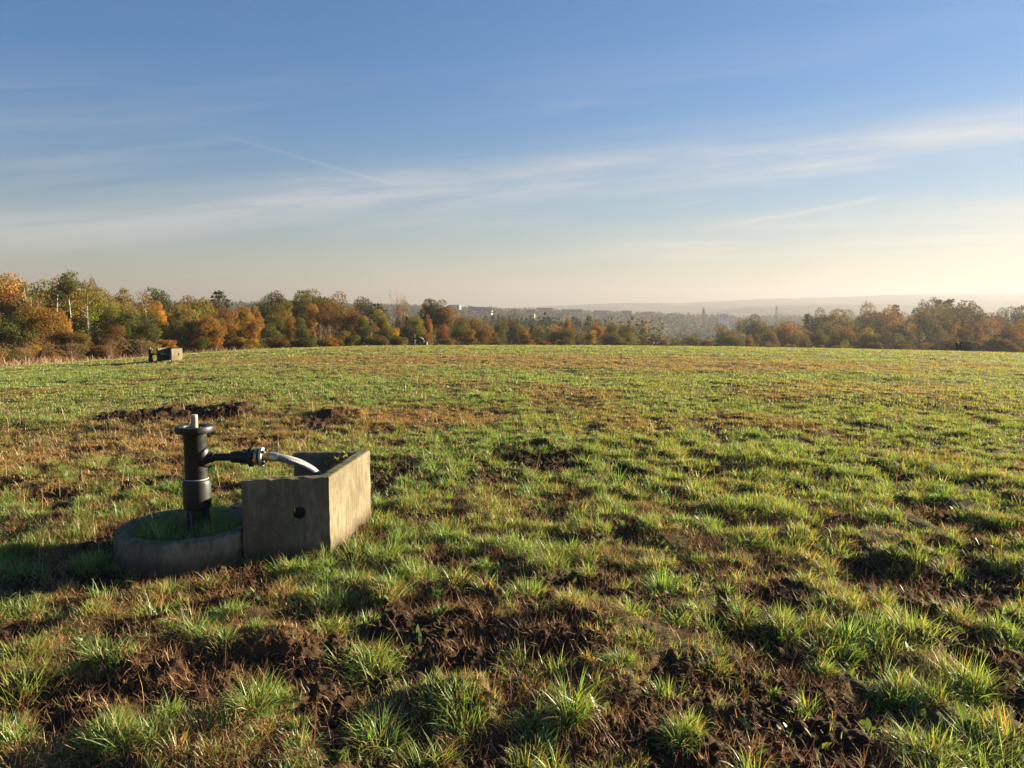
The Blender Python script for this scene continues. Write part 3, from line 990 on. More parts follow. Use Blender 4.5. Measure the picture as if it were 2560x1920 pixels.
def standpipe(loc, rz):
    """origin on the ground at the foot of the pipe; the branch leaves along +X"""
    r = empty('standpipe', loc, rz)
    lathe('lower_pipe', [(.0, -.10), (.072, -.10), (.072, .30), (.0, .30)], M['blue_pipe'], r)
    s = lathe('sleeve', [(.074, .268), (.080, .266), (.088, .275), (.0895, .30), (.0895, .435), (.086, .452), (.078, .461), (.073, .461), (.073, .268)], M['black'], r, closed=True)
    lathe('sealing_bead', [(.0725, .4615), (.0765, .4615), (.0765, .466), (.0725, .467)], M['tape'], s, closed=True)
    ri = lathe('riser', [(.0, .29), (.0715, .29), (.0715, .735), (.075, .745), (.0755, .79), (.0, .79)], M['black'], r)
    fl = lathe('top_flange', [(.0765, .775), (.10, .775), (.119, .776), (.121, .779), (.121, .815), (.119, .818), (.079, .818), (.074, .812), (.072, .796), (.0765, .795)], M['black'], r, closed=True)
    # ribs across the flange recess and its hub
    bm = bmesh.new()
    for k in range(4):
        bmesh.ops.create_cube(bm, size=1, matrix=Matrix.Rotation(k * math.pi / 4 + .3, 4, 'Z') @ Matrix.Translation((0, 0, .797)) @ Matrix.Diagonal((.140, .010, .018 + k * .0012, 1)))
    me = bpy.data.meshes.new('flange_ribs'); bm.to_mesh(me); bm.free()
    link('flange_ribs', me, M['black'], fl)
    for k in range(4):
        a = k * math.pi / 2 + .7
        lathe('bolt', [(0, .8185), (.008, .8185), (.008, .823), (0, .823)], M['black'], fl, (.098 * math.cos(a), .098 * math.sin(a), 0), n=6)
    lathe('stub', [(0, .80), (.020, .80), (.021, .845), (.0195, .862), (.0205, .868), (.0205, .888), (.018, .894), (0, .894)], M['stub'], r, (.004, -.004, 0), n=20)
    zb = .607
    # saddle clamped round the riser, then the branch
    P = []
    a = np.linspace(-1.0, 1.0, 18); zz = np.linspace(-1, 1, 18)
    AA, ZZ = np.meshgrid(a, zz, indexing='ij')
    bulge = np.clip(1 - (AA / 1.0) ** 2, 0, 1) * np.clip(1 - ZZ ** 2, 0, 1)
    rad = .0725 + .018 * np.sqrt(bulge)
    V = np.stack([rad * np.cos(AA), rad * np.sin(AA), zb + ZZ * .068 * np.sqrt(np.clip(1.02 - (AA / 1.02) ** 2, .02, 1))], -1).reshape(-1, 3)
    me = mesh_np('branch_saddle', V, [grid_faces(18, 18)], None, True)
    sd = link('branch_saddle', me, M['black'], r)
    sol = sd.modifiers.new('thickness', 'SOLIDIFY'); sol.thickness = .006; sol.offset = -1
    lathe('branch_socket', [(0, .075), (.040, .075), (.038, .095), (.034, .100), (.034, .118), (.032, .122), (0, .122)], M['black'], r, (0, 0, zb), 'X')
    lathe('branch_pipe', [(0, .12), (.025, .12), (.025, .235), (0, .235)], M['black'], r, (0, 0, zb), 'X')
    lathe('branch_sleeve', [(0, .226), (.030, .226), (.036, .238), (.039, .246), (.041, .345), (.044, .352), (0, .352)], M['black'], r, (0, 0, zb), 'X')
    bf = lathe('black_flange', [(.03, .350), (.060, .350), (.066, .354), (.066, .374), (.062, .378), (.03, .378)], M['black'], r, (0, 0, zb), 'X', closed=True)
    lathe('valve_body', [(0, .377), (.048, .377), (.048, .424), (0, .424)], M['black'], r, (0, 0, zb), 'X')
    bb = lathe('brass_band', [(.0485, .392), (.054, .390), (.056, .394), (.056, .406), (.054, .410), (.0485, .408)], M['brass'], r, (0, 0, zb), 'X', closed=True)
    wf = lathe('steel_flange', [(.03, .423), (.060, .423), (.065, .427), (.065, .440), (.061, .444), (.03, .444)], M['steel'], r, (0, 0, zb), 'X', closed=True)
    # band nut facing the camera and the bolts through both flanges
    tube('band_nut', [(.400, -.052, -.008), (.400, -.072, -.008)], .0125, M['brass'], bb, n=6)
    for k in range(4):
        a = k * math.pi / 2 + math.pi / 4
        tube('bolt', [(.300 + .02 * (k % 2), .054 * math.cos(a), .054 * math.sin(a)), (.462, .054 * math.cos(a), .054 * math.sin(a))], .0062, M['bolt_steel'], wf, n=8)
        tube('nut', [(.446, .054 * math.cos(a), .054 * math.sin(a)), (.457, .054 * math.cos(a), .054 * math.sin(a))], .0115, M['black'], wf, n=6)
    pts = spline([(.446, 0, zb), (.52, 0.005, zb - .004), (.60, .02, zb - .025), (.68, .06, zb - .065), (.755, .12, zb - .135), (.81, .19, zb - .24), (.84, .24, zb - .38), (.85, .27, zb - .60)], 60)
    h = tube('hose', pts, .0275, M['hose'], r, n=24, col=True)
    tube('hose_collar', pts[:6], .0295, M['brass'], h, n=24)
    tube('hose_ferrule', pts[5:11], .0305, M['steel'], h, n=24)
    return r


def gz(x, y):
    return float(ground(np.array([x], float), np.array([y], float))[0])


cT = np.mean(np.array(TROUGH), 0)
PIPE = (-2.10, 5.03)
shelter = tag(concrete_shelter((cT[0], cT[1], 0.0), 0), 'large mossy concrete shelter with a round hole, in front beside the black standpipe', 'concrete shelter', 'concrete shelters on the field')
ring = tag(concrete_ring((RING_C[0], RING_C[1], 0.0)), 'low grey concrete well ring full of grass around the near standpipe', 'well ring')
pipe = tag(standpipe((PIPE[0], PIPE[1], .0), math.radians(3)), 'near black standpipe with blue striped foot and steel hose, rising from grassy ring', 'standpipe', 'standpipes on the field')

# weathered board between ring and shelter
bm = bmesh.new()
bmesh.ops.create_cube(bm, size=1, matrix=Matrix.Diagonal((.30, .10, .022, 1)))
bmesh.ops.bevel(bm, geom=bm.edges[:], offset=.004, segments=2, affect='EDGES')
bmesh.ops.subdivide_edges(bm, edges=[e for e in bm.edges if e.calc_length() > .05], cuts=6, use_grid_fill=True)
for v in bm.verts:
    v.co.z += .004 * math.sin(v.co.x * 21) + .002 * math.sin(v.co.y * 90 + v.co.x * 9)
    v.co.y += .004 * math.sin(v.co.x * 33)
me = bpy.data.meshes.new('board'); bm.to_mesh(me); bm.free()
bd = tag(link('board', me, M['plank'], None, (-1.86, 5.40, .175)), 'short weathered brown board lying across the back rim of the ring', 'board')
bd.rotation_euler = (math.radians(4), math.radians(2), math.radians(-4))

# yellow-green weed growing inside the shelter, and a few stalks
acc = Acc()
for (bx, by, hh) in ((-1.27, 5.62, .50), (-1.22, 5.66, .54), (-1.31, 5.68, .46)):
    n = 46
    z = RNG.uniform(.22, hh, n); a = RNG.uniform(0, 6.283, n)
    px = bx + RNG.normal(0, .035, n); py = by + RNG.normal(0, .03, n)
    c = np.array([[.30, .29, .04], [.16, .19, .04], [.36, .30, .05]])[RNG.integers(0, 3, n)] * RNG.uniform(.7, 1.2, (n, 1))
    acc.add(*ribbons(np.column_stack([px, py, z]), a, RNG.uniform(.5, 1.3, n), RNG.uniform(.2, .8, n), RNG.uniform(.025, .06, n), RNG.uniform(.014, .024, n), c, 4, flat=(.25, .9, 1, .6)))
wd = tag(empty('weed', (0, 0, 0)), 'yellow green leafy weed growing up inside the near concrete shelter', 'weed')
acc.build('leaves', M['grass'], parent=wd)
acc = Acc()
bx = np.array([-1.27, -1.22, -1.31]); by = np.array([5.62, 5.66, 5.68])
acc.add(*ribbons(np.column_stack([bx, by, np.zeros(3)]), np.array([1., 3, 5]), np.full(3, .04), np.full(3, .1), np.array([.5, .54, .46]), np.full(3, .006), np.tile([[.2, .17, .06]], (3, 1)), 4, flat=(1, .9, .8, .6)))
acc.build('stem', M['dry'], parent=wd)

# the three other wells far out on the field: copies of the same kit
for (x, y, rz, lab1, off, lab2, zoff, zs) in (
        (-14.25, 32.0, math.radians(58), 'sunlit concrete shelter with small round hole, far out at the left before the orange trees', (-.60, -.45), 'short far standpipe beside the sunlit shelter at the left edge of the field', -.30, 0),
        (-7.02, 61.0, math.radians(7), 'small dark concrete shelter on the crest of the field below the centre trees', (-.70, -.25), 'thin black standpipe with pale hose on the crest of the field, centre distance', .05, -.22),
        (33.0, 56.0, math.radians(-14), 'dark shaded concrete shelter on the right crest of the field', (-.72, -.2), 'squat dark standpipe beside the shaded shelter on the right crest', -.15, .24)):
    ca, sa = math.cos(rz), math.sin(rz)
    z = float(zbase(np.array([x]), np.array([y]))[0])
    s2 = shelter.copy(); COL.objects.link(s2)
    s2.location = (x, y, z + zs); s2.rotation_euler = (0, 0, rz)
    s2.scale = (1.1, 1.1, 1.08)
    s2['label'] = lab1
    p2 = copy_tree(pipe)
    p2.location = (x + off[0], y + off[1], z + zoff)
    p2.rotation_euler = (0, 0, math.radians(20))
    p2['label'] = lab2


# ------------------------------------------------------------------ trees: a few grown shapes, each tree a trunk and a crown
def leaf_quads(P, N_, s, shade, rng):
    """irregular leaf sprays at P facing roughly N_"""
    n = len(P)
    N_ = N_ + rng.normal(0, .75, (n, 3)); N_ /= np.linalg.norm(N_, axis=1)[:, None] + 1e-9
    A = np.cross(N_, rng.normal(0, 1, (n, 3))); A /= np.linalg.norm(A, axis=1)[:, None] + 1e-9
    B = np.cross(N_, A)
    ang = np.array([0, 1.35, 3.0, 4.6]) + rng.uniform(-.35, .35, (n, 4))
    rad = s[:, None] * rng.uniform(.45, 1.15, (n, 4))
    V = P[:, None] + A[:, None] * (np.cos(ang) * rad)[..., None] + B[:, None] * (np.sin(ang) * rad)[..., None]
    V = V + N_[:, None] * (rng.uniform(-.25, .25, (n, 4)) * s[:, None])[..., None]
    Q = np.arange(n * 4).reshape(n, 4)
    return V.reshape(-1, 3), Q, np.repeat(shade, 4, 0)


def stem_arrays(pts, r0, r1, n=5):
    P = np.array(pts, float); k = len(P)
    T = np.gradient(P, axis=0); T /= np.linalg.norm(T, axis=1)[:, None] + 1e-9
    A = np.cross(T, np.array([.3, .95, .1])); A /= np.linalg.norm(A, axis=1)[:, None] + 1e-9
    B = np.cross(A, T); a = np.linspace(0, 2 * math.pi, n, endpoint=False)
    r = np.linspace(r0, r1, k)
    V = P[:, None] + r[:, None, None] * (A[:, None] * np.cos(a)[None, :, None] + B[:, None] * np.sin(a)[None, :, None])
    return V.reshape(-1, 3), grid_faces(k, n, False, True)


def stems_mesh(name, L, m):
    V, F, o = [], [], 0
    for pts, r0, r1 in L:
        v, f = stem_arrays(pts, r0, r1)
        V.append(v); F.append(f + o); o += len(v)
    me = mesh_np(name, np.concatenate(V), [np.concatenate(F)], None, True)
    me.materials.append(m)
    return me


def bez(a, b, sag, rng, n=6):
    a = np.array(a, float); b = np.array(b, float)
    t = np.linspace(0, 1, n)[:, None]
    mid = (a + b) / 2 + np.array([0, 0, sag]) + rng.normal(0, .06 * np.linalg.norm(b - a), 3)
    return (1 - t) ** 2 * a + 2 * t * (1 - t) * mid + t * t * b


def crown_from_blobs(C, R, per, s0, s1, rng, hollow=.55, huevar=.5):
    P, Nn, sh, sz = [], [], [], []
    for c, r in zip(C, R):
        n = int(per * (r / np.mean(R)) ** 2)
        d = rng.normal(0, 1, (n, 3)); d /= np.linalg.norm(d, axis=1)[:, None]
        q = rng.uniform(hollow, 1.08, n) ** .6
        p = c + d * (r * q)[:, None] * np.array([1.1, 1.1, .85])
        P.append(p); Nn.append(d)
        tint = 1 + rng.normal(0, .13, 3) * np.array([1.0, .7, .5])
        b = np.clip(rng.normal(1, .22, (n, 1)), .5, 1.6) * rng.uniform(.82, 1.18)
        hue = rng.random((n, 1)) < .16 * huevar * 2
        sh.append(b * tint[None] * np.where(hue, np.array([[1.45, .95, .7]]), 1.0))
        sz.append(rng.uniform(s0, s1, n))
    return leaf_quads(np.concatenate(P), np.concatenate(Nn), np.concatenate(sz), np.concatenate(sh), rng)


def proto_broad(seed, rx=2.9, zc=5.6, rz=4.2, nb=30, per=420, s=(.06, .14), rb=(.8, 1.5), bark='bark', lean=0.0):
    rng = np.random.default_rng(seed)
    d = rng.normal(0, 1, (nb, 3)); d /= np.linalg.norm(d, axis=1)[:, None]
    q = rng.uniform(.35, .95, nb)[:, None]
    C = d * q * np.array([rx, rx, rz]) * rng.uniform(.8, 1.1, (nb, 1)); C[:, 2] += zc; C[:, 0] += lean * C[:, 2]
    R = rng.uniform(rb[0], rb[1], nb)
    V, Q, c = crown_from_blobs(C, R, per, s[0], s[1], rng)
    V[:, 2] *= 10 / np.percentile(V[:, 2], 99.7)
    crown = mesh_np('crown', V, [Q], c); crown.materials.append(M['foliage'])
    L = [(bez((0, 0, -.4), (lean * 7, 0, 8.2), 0, rng, 9), .20, .04)]
    for i in range(0, nb, 2):
        z0 = np.clip(C[i, 2] * rng.uniform(.3, .6), .6, 6)
        L.append((bez((lean * z0, 0, z0), C[i], -.2, rng), .075, .018))
    return stems_mesh('trunk', L, M[bark]), crown


def proto_birch(seed, nst=2, dens=1.0):
    rng = np.random.default_rng(seed)
    L, C, R = [], [], []
    for k in range(nst):
        a = rng.uniform(0, 6.28); sp = .25 + .9 * (k > 0) * rng.uniform(.5, 1.1)
        top = np.array([sp * math.cos(a), sp * math.sin(a), 9.4 - 1.3 * k])
        st = bez((.12 * math.cos(a), .12 * math.sin(a), -.3), top, .3, rng, 12)
        L.append((st, .14 - .025 * k, .025))
        for i in range(10):
            t = rng.uniform(.36, .97); p = st[int(t * 11)]
            b = rng.uniform(0, 6.28); ln = (1.0 - .55 * abs(t - .6)) * rng.uniform(.7, 1.6)
            e = p + np.array([math.cos(b) * ln, math.sin(b) * ln, ln * rng.uniform(.35, 1.0)])
            L.append((bez(p, e, .12, rng), .035, .010))
            C.append(e); R.append(rng.uniform(.45, .85))
            C.append((p + e) / 2); R.append(rng.uniform(.35, .6))
    V, Q, c = crown_from_blobs(np.array(C), np.array(R), int(120 * dens), .05, .13, rng, .2, .5)
    k = 10 / np.percentile(V[:, 2], 99.7); V[:, 2] *= k
    crown = mesh_np('crown', V, [Q], c); crown.materials.append(M['foliage'])
    return stems_mesh('trunk', L, M['birchbark']), crown


def proto_spruce(seed, rad=2.1, pine=False):
    rng = np.random.default_rng(seed)
    P, Nn, sh, sz = [], [], [], []
    z = .9
    while z < 9.9:
        t = z / 10
        rr = rad * (1 - t) ** (.85 if not pine else .5) + .12
        nbr = int(5 + 7 * (1 - t))
        a0 = rng.uniform(0, 6.28)
        for b in range(nbr):
            a = a0 + b * 2 * math.pi / nbr + rng.normal(0, .2)
            ln = rr * rng.uniform(.7, 1.12)
            m = int(12 * ln) + 7
            u = np.sqrt(rng.random(m)) * ln
            p = np.column_stack([np.cos(a) * u, np.sin(a) * u, z - .28 * u + .10 * (u / max(ln, .1)) ** 3 * ln]) + rng.normal(0, .10, (m, 3))
            P.append(p); Nn.append(np.tile([.3 * math.cos(a), .3 * math.sin(a), .9], (m, 1)))
            sh.append(np.clip(rng.normal(1, .2, (m, 1)), .5, 1.5) * np.ones((1, 3)) * rng.uniform(.85, 1.15))
            sz.append(rng.uniform(.10, .24, m))
        z += rng.uniform(.36, .52)
    V, Q, c = leaf_quads(np.concatenate(P), np.concatenate(Nn), np.concatenate(sz), np.concatenate(sh), rng)
    crown = mesh_np('crown', V, [Q], c); crown.materials.append(M['foliage'])
    return stems_mesh('trunk', [([(0, 0, -.3), (.03, 0, 3), (0, .03, 6), (0, 0, 9.8)], .16, .02)], M['bark']), crown


def proto_bare(seed, nst=26, leaves=0, spread=.32):
    rng = np.random.default_rng(seed)
    L, C = [], []
    for k in range(nst):
        a = rng.uniform(0, 6.28); q = abs(rng.normal(0, spread))
        e = np.array([math.cos(a) * q * 9, math.sin(a) * q * 9, rng.uniform(7.2, 10)])
        st = bez((.3 * math.cos(a) * rng.random(), .3 * math.sin(a), -.3), e, 1.0, rng, 8)
        L.append((st, .055, .012))
        for i in range(7):
            p = st[rng.integers(2, 8)]; b = rng.uniform(0, 6.28); ln = rng.uniform(.6, 1.9)
            ee = p + np.array([math.cos(b) * ln * .5, math.sin(b) * ln * .5, ln * .85])
            L.append((bez(p, ee, .1, rng, 4), .03, .010)); C.append(ee)
    tr = stems_mesh('trunk', L, M['twig'])
    V, Q, c = crown_from_blobs(np.array(C), np.full(len(C), .45), 3 + leaves, .05, .13, rng, .1)
    crown = mesh_np('crown', V, [Q], c); crown.materials.append(M['foliage'])
    return tr, crown


PROTO = {
    'leafy': [proto_broad(1), proto_broad(2, 2.5, 5.7, 4.3, 26, 440), proto_broad(3, 3.4, 5.4, 4.2, 38, 380), proto_broad(4, 2.2, 5.8, 4.2, 24, 420, rb=(.7, 1.25), lean=.05),
              proto_broad(5, 3.0, 5.9, 3.7, 30, 380, (.05, .13)), proto_broad(6, 2.0, 5.6, 4.4, 30, 360, (.05, .13), (.6, 1.1))],
    'dome': [proto_broad(21, 4.4, 5.6, 4.0, 48, 440, (.06, .14), (.9, 1.5)), proto_broad(22, 4.0, 5.5, 4.2, 44, 440, (.06, .14), (.9, 1.5))],
    'bush': [proto_broad(31, 4.6, 4.6, 4.6, 34, 330, (.11, .26), (1.1, 2.0)), proto_broad(32, 5.6, 4.3, 4.6, 40, 300, (.11, .26), (1.1, 1.9)), proto_broad(33, 3.8, 4.8, 4.6, 30, 300, (.11, .25), (1.0, 1.7))],
    'birch': [proto_birch(41, 2), proto_birch(42, 3), proto_birch(43, 1, 1.2), proto_birch(44, 2, .35)],
    'spruce': [proto_spruce(51), proto_spruce(52, 1.8), proto_spruce(53, 2.9, True)],
    'bare': [proto_bare(61), proto_bare(62, 20, 6, .22)],
}
NAMES = dict(leafy='leafy_tree', dome='leafy_tree', bush='bush', birch='birch_tree', spruce='spruce_tree', bare='bare_shrub')
NOUN = dict(leafy='leafy tree', dome='broad domed tree', bush='low bush', birch='pale trunked birch', spruce='pointed spruce', bare='bare twiggy shrub')
COLOR = {
    'olive': (.125, .125, .030), 'moss green': (.085, .105, .030), 'yellow green': (.215, .20, .030), 'orange': (.30, .150, .034),
    'rust brown': (.19, .098, .034), 'dull brown': (.165, .105, .042), 'golden yellow': (.40, .25, .030), 'dark green': (.050, .072, .028),
    'blackish green': (.028, .045, .026), 'pinkish grey': (.26, .18, .13), 'red': (.21, .072, .03), 'straw olive': (.20, .165, .055),
}
SKY = [(-300, 680), (0, 690), (60, 705), (100, 700), (150, 690), (200, 712), (240, 715), (300, 740), (330, 742), (360, 758), (400, 745), (440, 742), (480, 748), (520, 746), (600, 745), (640, 748), (690, 736),
       (720, 738), (740, 732), (800, 730), (850, 742), (880, 756), (930, 752), (980, 768), (1010, 765), (1060, 757), (1110, 756), (1150, 772), (1200, 795), (1260, 803), (1400, 805), (1500, 808), (1560, 812),
       (1600, 824), (1640, 846), (1720, 856), (1780, 838), (1820, 815), (1860, 800), (1900, 795), (1960, 792), (2000, 786), (2070, 785), (2150, 776), (2200, 770), (2290, 756), (2340, 752), (2390, 755), (2430, 765), (2500, 765), (2560, 762), (2900, 760)]
TREES = []            # (sx, top row, depth, kind, colour, width factor, wood)


def sky_at(sx):
    return float(np.interp(sx, [p[0] for p in SKY], [p[1] for p in SKY]))


LM = [  # trees one picks out in the picture
    (150, 681, 80, 'birch', 'olive', 1.25, 'left'), (232, 722, 78, 'birch', 'yellow green', 1.1, 'left'), (75, 706, 82, 'birch', 'straw olive', 1.0, 'left'), (308, 722, 88, 'birch', 'straw olive', 1.1, 'left'),
    (365, 728, 92, 'birch', 'straw olive', .8, 'left'), (225, 710, 104, 'leafy', 'yellow green', 1.1, 'left'), (258, 716, 101, 'leafy', 'yellow green', .8, 'left'), (228, 700, 112, 'leafy', 'orange', .35, 'left'),
    (15, 690, 100, 'leafy', 'golden yellow', 1.0, 'left'), (60, 762, 72, 'leafy', 'orange', 1.3, 'left'), (105, 772, 70, 'leafy', 'orange', 1.3, 'left'), (30, 785, 68, 'leafy', 'olive', 1.2, 'left'), (190, 745, 88, 'leafy', 'rust brown', 1.2, 'left'), (130, 726, 102, 'leafy', 'dark green', 1.1, 'left'),
    (270, 770, 82, 'leafy', 'dark green', 1.1, 'left'), (325, 775, 80, 'leafy', 'moss green', 1.3, 'left'), (375, 798, 76, 'leafy', 'moss green', 1.4, 'left'), (402, 757, 96, 'dome', 'golden yellow', .55, 'left'), (372, 760, 97, 'leafy', 'olive', .9, 'left'), (160, 815, 66, 'leafy', 'rust brown', 1.4, 'left'),
    (200, 825, 66, 'leafy', 'olive', 1.2, 'left'), (285, 812, 70, 'leafy', 'rust brown', 1.2, 'left'), (440, 800, 84, 'leafy', 'olive', 1.0, 'left'), (462, 760, 92, 'leafy', 'straw olive', 1.0, 'left'), (500, 742, 105, 'leafy', 'yellow green', 1.0, 'left'), (520, 785, 84, 'leafy', 'orange', 1.1, 'left'),
    (555, 772, 88, 'leafy', 'rust brown', 1.0, 'left'), (540, 815, 76, 'leafy', 'orange', 1.2, 'left'), (517, 826, 80, 'birch', 'orange', .5, 'left'), (551, 725, 150, 'spruce', 'blackish green', 1.15, 'left'), (395, 724, 140, 'leafy', 'dark green', .8, 'left'), (420, 733, 142, 'leafy', 'dark green', .9, 'left'), (605, 770, 96, 'leafy', 'dull brown', .9, 'left'),
    (636, 793, 88, 'leafy', 'orange', .9, 'centre'), (632, 768, 110, 'birch', 'orange', .8, 'centre'), (700, 755, 108, 'leafy', 'straw olive', .8, 'centre'), (728, 787, 100, 'leafy', 'orange', .42, 'centre'), (668, 810, 90, 'leafy', 'moss green', 1.1, 'centre'), (755, 795, 96, 'leafy', 'moss green', 1.0, 'centre'), (610, 845, 80, 'bush', 'golden yellow', .7, 'centre'),
    (803, 813, 96, 'bare', 'pinkish grey', 1.0, 'centre'), (826, 816, 98, 'bare', 'pinkish grey', .9, 'centre'), (745, 728, 135, 'leafy', 'olive', 1.2, 'centre'), (698, 732, 138, 'leafy', 'moss green', 1.1, 'centre'), (812, 729, 140, 'dome', 'olive', 1.15, 'centre'), (830, 765, 118, 'dome', 'rust brown', 1.1, 'centre'),
    (880, 772, 114, 'dome', 'dull brown', 1.2, 'centre'), (910, 790, 106, 'leafy', 'moss green', 1.0, 'centre'), (775, 760, 122, 'leafy', 'orange', .9, 'centre'), (925, 798, 104, 'birch', 'straw olive', 1.1, 'centre'), (960, 783, 118, 'leafy', 'yellow green', .8, 'centre'), (987, 820, 104, 'leafy', 'golden yellow', .6, 'centre'),
    (968, 812, 106, 'leafy', 'olive', 1.0, 'centre'), (1000, 748, 150, 'bare', 'pinkish grey', .55, 'centre'), (1012, 745, 152, 'birch', 'straw olive', .6, 'centre'), (1018, 790, 122, 'spruce', 'blackish green', 1.3, 'centre'), (1064, 749, 150, 'leafy', 'moss green', 1.2, 'centre'), (1108, 752, 148, 'leafy', 'dull brown', 1.2, 'centre'), (918, 745, 170, 'leafy', 'dark green', 1.0, 'centre'), (945, 756, 172, 'spruce', 'dark green', 1.2, 'centre'),
    (1045, 795, 118, 'leafy', 'yellow green', .9, 'centre'), (1068, 835, 108, 'bush', 'yellow green', 1.0, 'centre'), (1070, 787, 130, 'leafy', 'orange', .6, 'centre'), (1108, 810, 118, 'leafy', 'red', .9, 'centre'), (1150, 795, 126, 'leafy', 'olive', 1.0, 'centre'), (1168, 800, 132, 'leafy', 'red', .55, 'centre'), (1170, 822, 120, 'leafy', 'orange', 1.2, 'centre'),
    (1205, 815, 124, 'leafy', 'rust brown', 1.1, 'centre'), (1230, 830, 130, 'leafy', 'dull brown', 1.2, 'centre'), (1245, 800, 165, 'leafy', 'moss green', 1.0, 'centre'), (1310, 817, 160, 'leafy', 'orange', .8, 'centre'), (1330, 810, 170, 'spruce', 'dark green', 1.5, 'centre'), (1280, 795, 185, 'leafy', 'dark green', 1.1, 'centre'), (1385, 818, 150, 'leafy', 'orange', .8, 'centre'),
    (1415, 820, 150, 'leafy', 'moss green', 1.0, 'centre'), (1416, 795, 190, 'leafy', 'orange', .6, 'centre'), (1448, 822, 156, 'bare', 'pinkish grey', .9, 'centre'), (1475, 825, 146, 'leafy', 'golden yellow', 1.0, 'centre'), (1490, 800, 188, 'leafy', 'orange', .9, 'centre'), (1520, 806, 180, 'leafy', 'olive', 1.1, 'centre'), (1560, 811, 178, 'leafy', 'olive', 1.1, 'centre'),
    (1535, 830, 160, 'leafy', 'moss green', 1.1, 'centre'), (1570, 845, 150, 'spruce', 'blackish green', 1.5, 'centre'), (1595, 858, 148, 'bush', 'yellow green', 1.1, 'centre'), (1608, 817, 220, 'spruce', 'dark green', 1.4, 'centre'), (1632, 833, 205, 'spruce', 'blackish green', 1.2, 'centre'), (1647, 836, 205, 'spruce', 'blackish green', 1.0, 'centre'), (1275, 845, 140, 'spruce', 'blackish green', 1.6, 'centre'),
    (1660, 840, 200, 'leafy', 'dull brown', 1.0, 'right'), (1690, 845, 195, 'leafy', 'dull brown', 1.2, 'right'), (1725, 836, 190, 'leafy', 'dark green', 1.2, 'right'), (1765, 842, 185, 'leafy', 'dull brown', 1.3, 'right'), (1815, 810, 240, 'leafy', 'straw olive', 1.2, 'right'), (1832, 832, 190, 'dome', 'moss green', 1.0, 'right'), (1890, 789, 290, 'dome', 'moss green', 1.0, 'right'),
    (1872, 836, 180, 'leafy', 'orange', .9, 'right'), (1925, 820, 195, 'leafy', 'straw olive', 1.1, 'right'), (1960, 804, 215, 'leafy', 'orange', 1.2, 'right'), (2015, 782, 270, 'spruce', 'dark green', 1.2, 'right'), (2060, 775, 285, 'dome', 'dark green', .8, 'right'), (2050, 796, 240, 'leafy', 'blackish green', 1.0, 'right'), (2082, 790, 240, 'leafy', 'blackish green', 1.0, 'right'), (2105, 775, 270, 'leafy', 'straw olive', 1.1, 'right'),
    (2110, 815, 190, 'leafy', 'dull brown', 1.0, 'right'), (2048, 822, 185, 'dome', 'moss green', .9, 'right'), (2165, 820, 185, 'dome', 'yellow green', .9, 'right'), (2190, 763, 300, 'dome', 'dull brown', 1.1, 'right'), (2235, 758, 330, 'spruce', 'dark green', 1.3, 'right'), (2318, 750, 340, 'dome', 'dark green', .7, 'right'), (2338, 745, 345, 'spruce', 'dark green', 1.4, 'right'), (2358, 748, 345, 'spruce', 'dark green', 1.2, 'right'), (2369, 744, 345, 'spruce', 'dark green', 1.2, 'right'),
    (2395, 756, 290, 'dome', 'olive', 1.3, 'right'), (2230, 785, 240, 'leafy', 'rust brown', 1.1, 'right'), (2250, 800, 210, 'leafy', 'straw olive', 1.0, 'right'), (2215, 825, 180, 'dome', 'moss green', 1.0, 'right'), (2290, 845, 160, 'bare', 'pinkish grey', 1.4, 'right'), (2255, 845, 165, 'bare', 'pinkish grey', 1.2, 'right'), (2320, 795, 220, 'leafy', 'dull brown', 1.2, 'right'), (2410, 775, 235, 'dome', 'blackish green', .9, 'right'),
    (2400, 812, 170, 'leafy', 'orange', .8, 'right'), (2440, 805, 172, 'leafy', 'orange', .7, 'right'), (2475, 800, 174, 'birch', 'orange', 1.0, 'right'), (2520, 815, 165, 'leafy', 'rust brown', 1.0, 'right'), (2555, 800, 170, 'leafy', 'orange', .9, 'right'), (2450, 848, 150, 'bush', 'straw olive', 1.0, 'right'), (2510, 845, 148, 'bush', 'dull brown', 1.1, 'right'), (2400, 846, 150, 'bush', 'straw olive', 1.0, 'right'),
]
TREES += LM
rt = random.Random(77)
PAL = {'left': (['olive', 'rust brown', 'orange', 'yellow green', 'dark green', 'moss green', 'dull brown', 'straw olive', 'golden yellow'], [6, 3, 3, 5, 3, 4, 2, 4, 1.5]),
       'centre': (['olive', 'moss green', 'dull brown', 'dark green', 'rust brown', 'orange', 'straw olive', 'yellow green'], [5, 5, 4, 4, 3, 2, 3, 2]),
       'right': (['dull brown', 'moss green', 'dark green', 'olive', 'straw olive', 'rust brown'], [5, 5, 4, 4, 3, 2])}
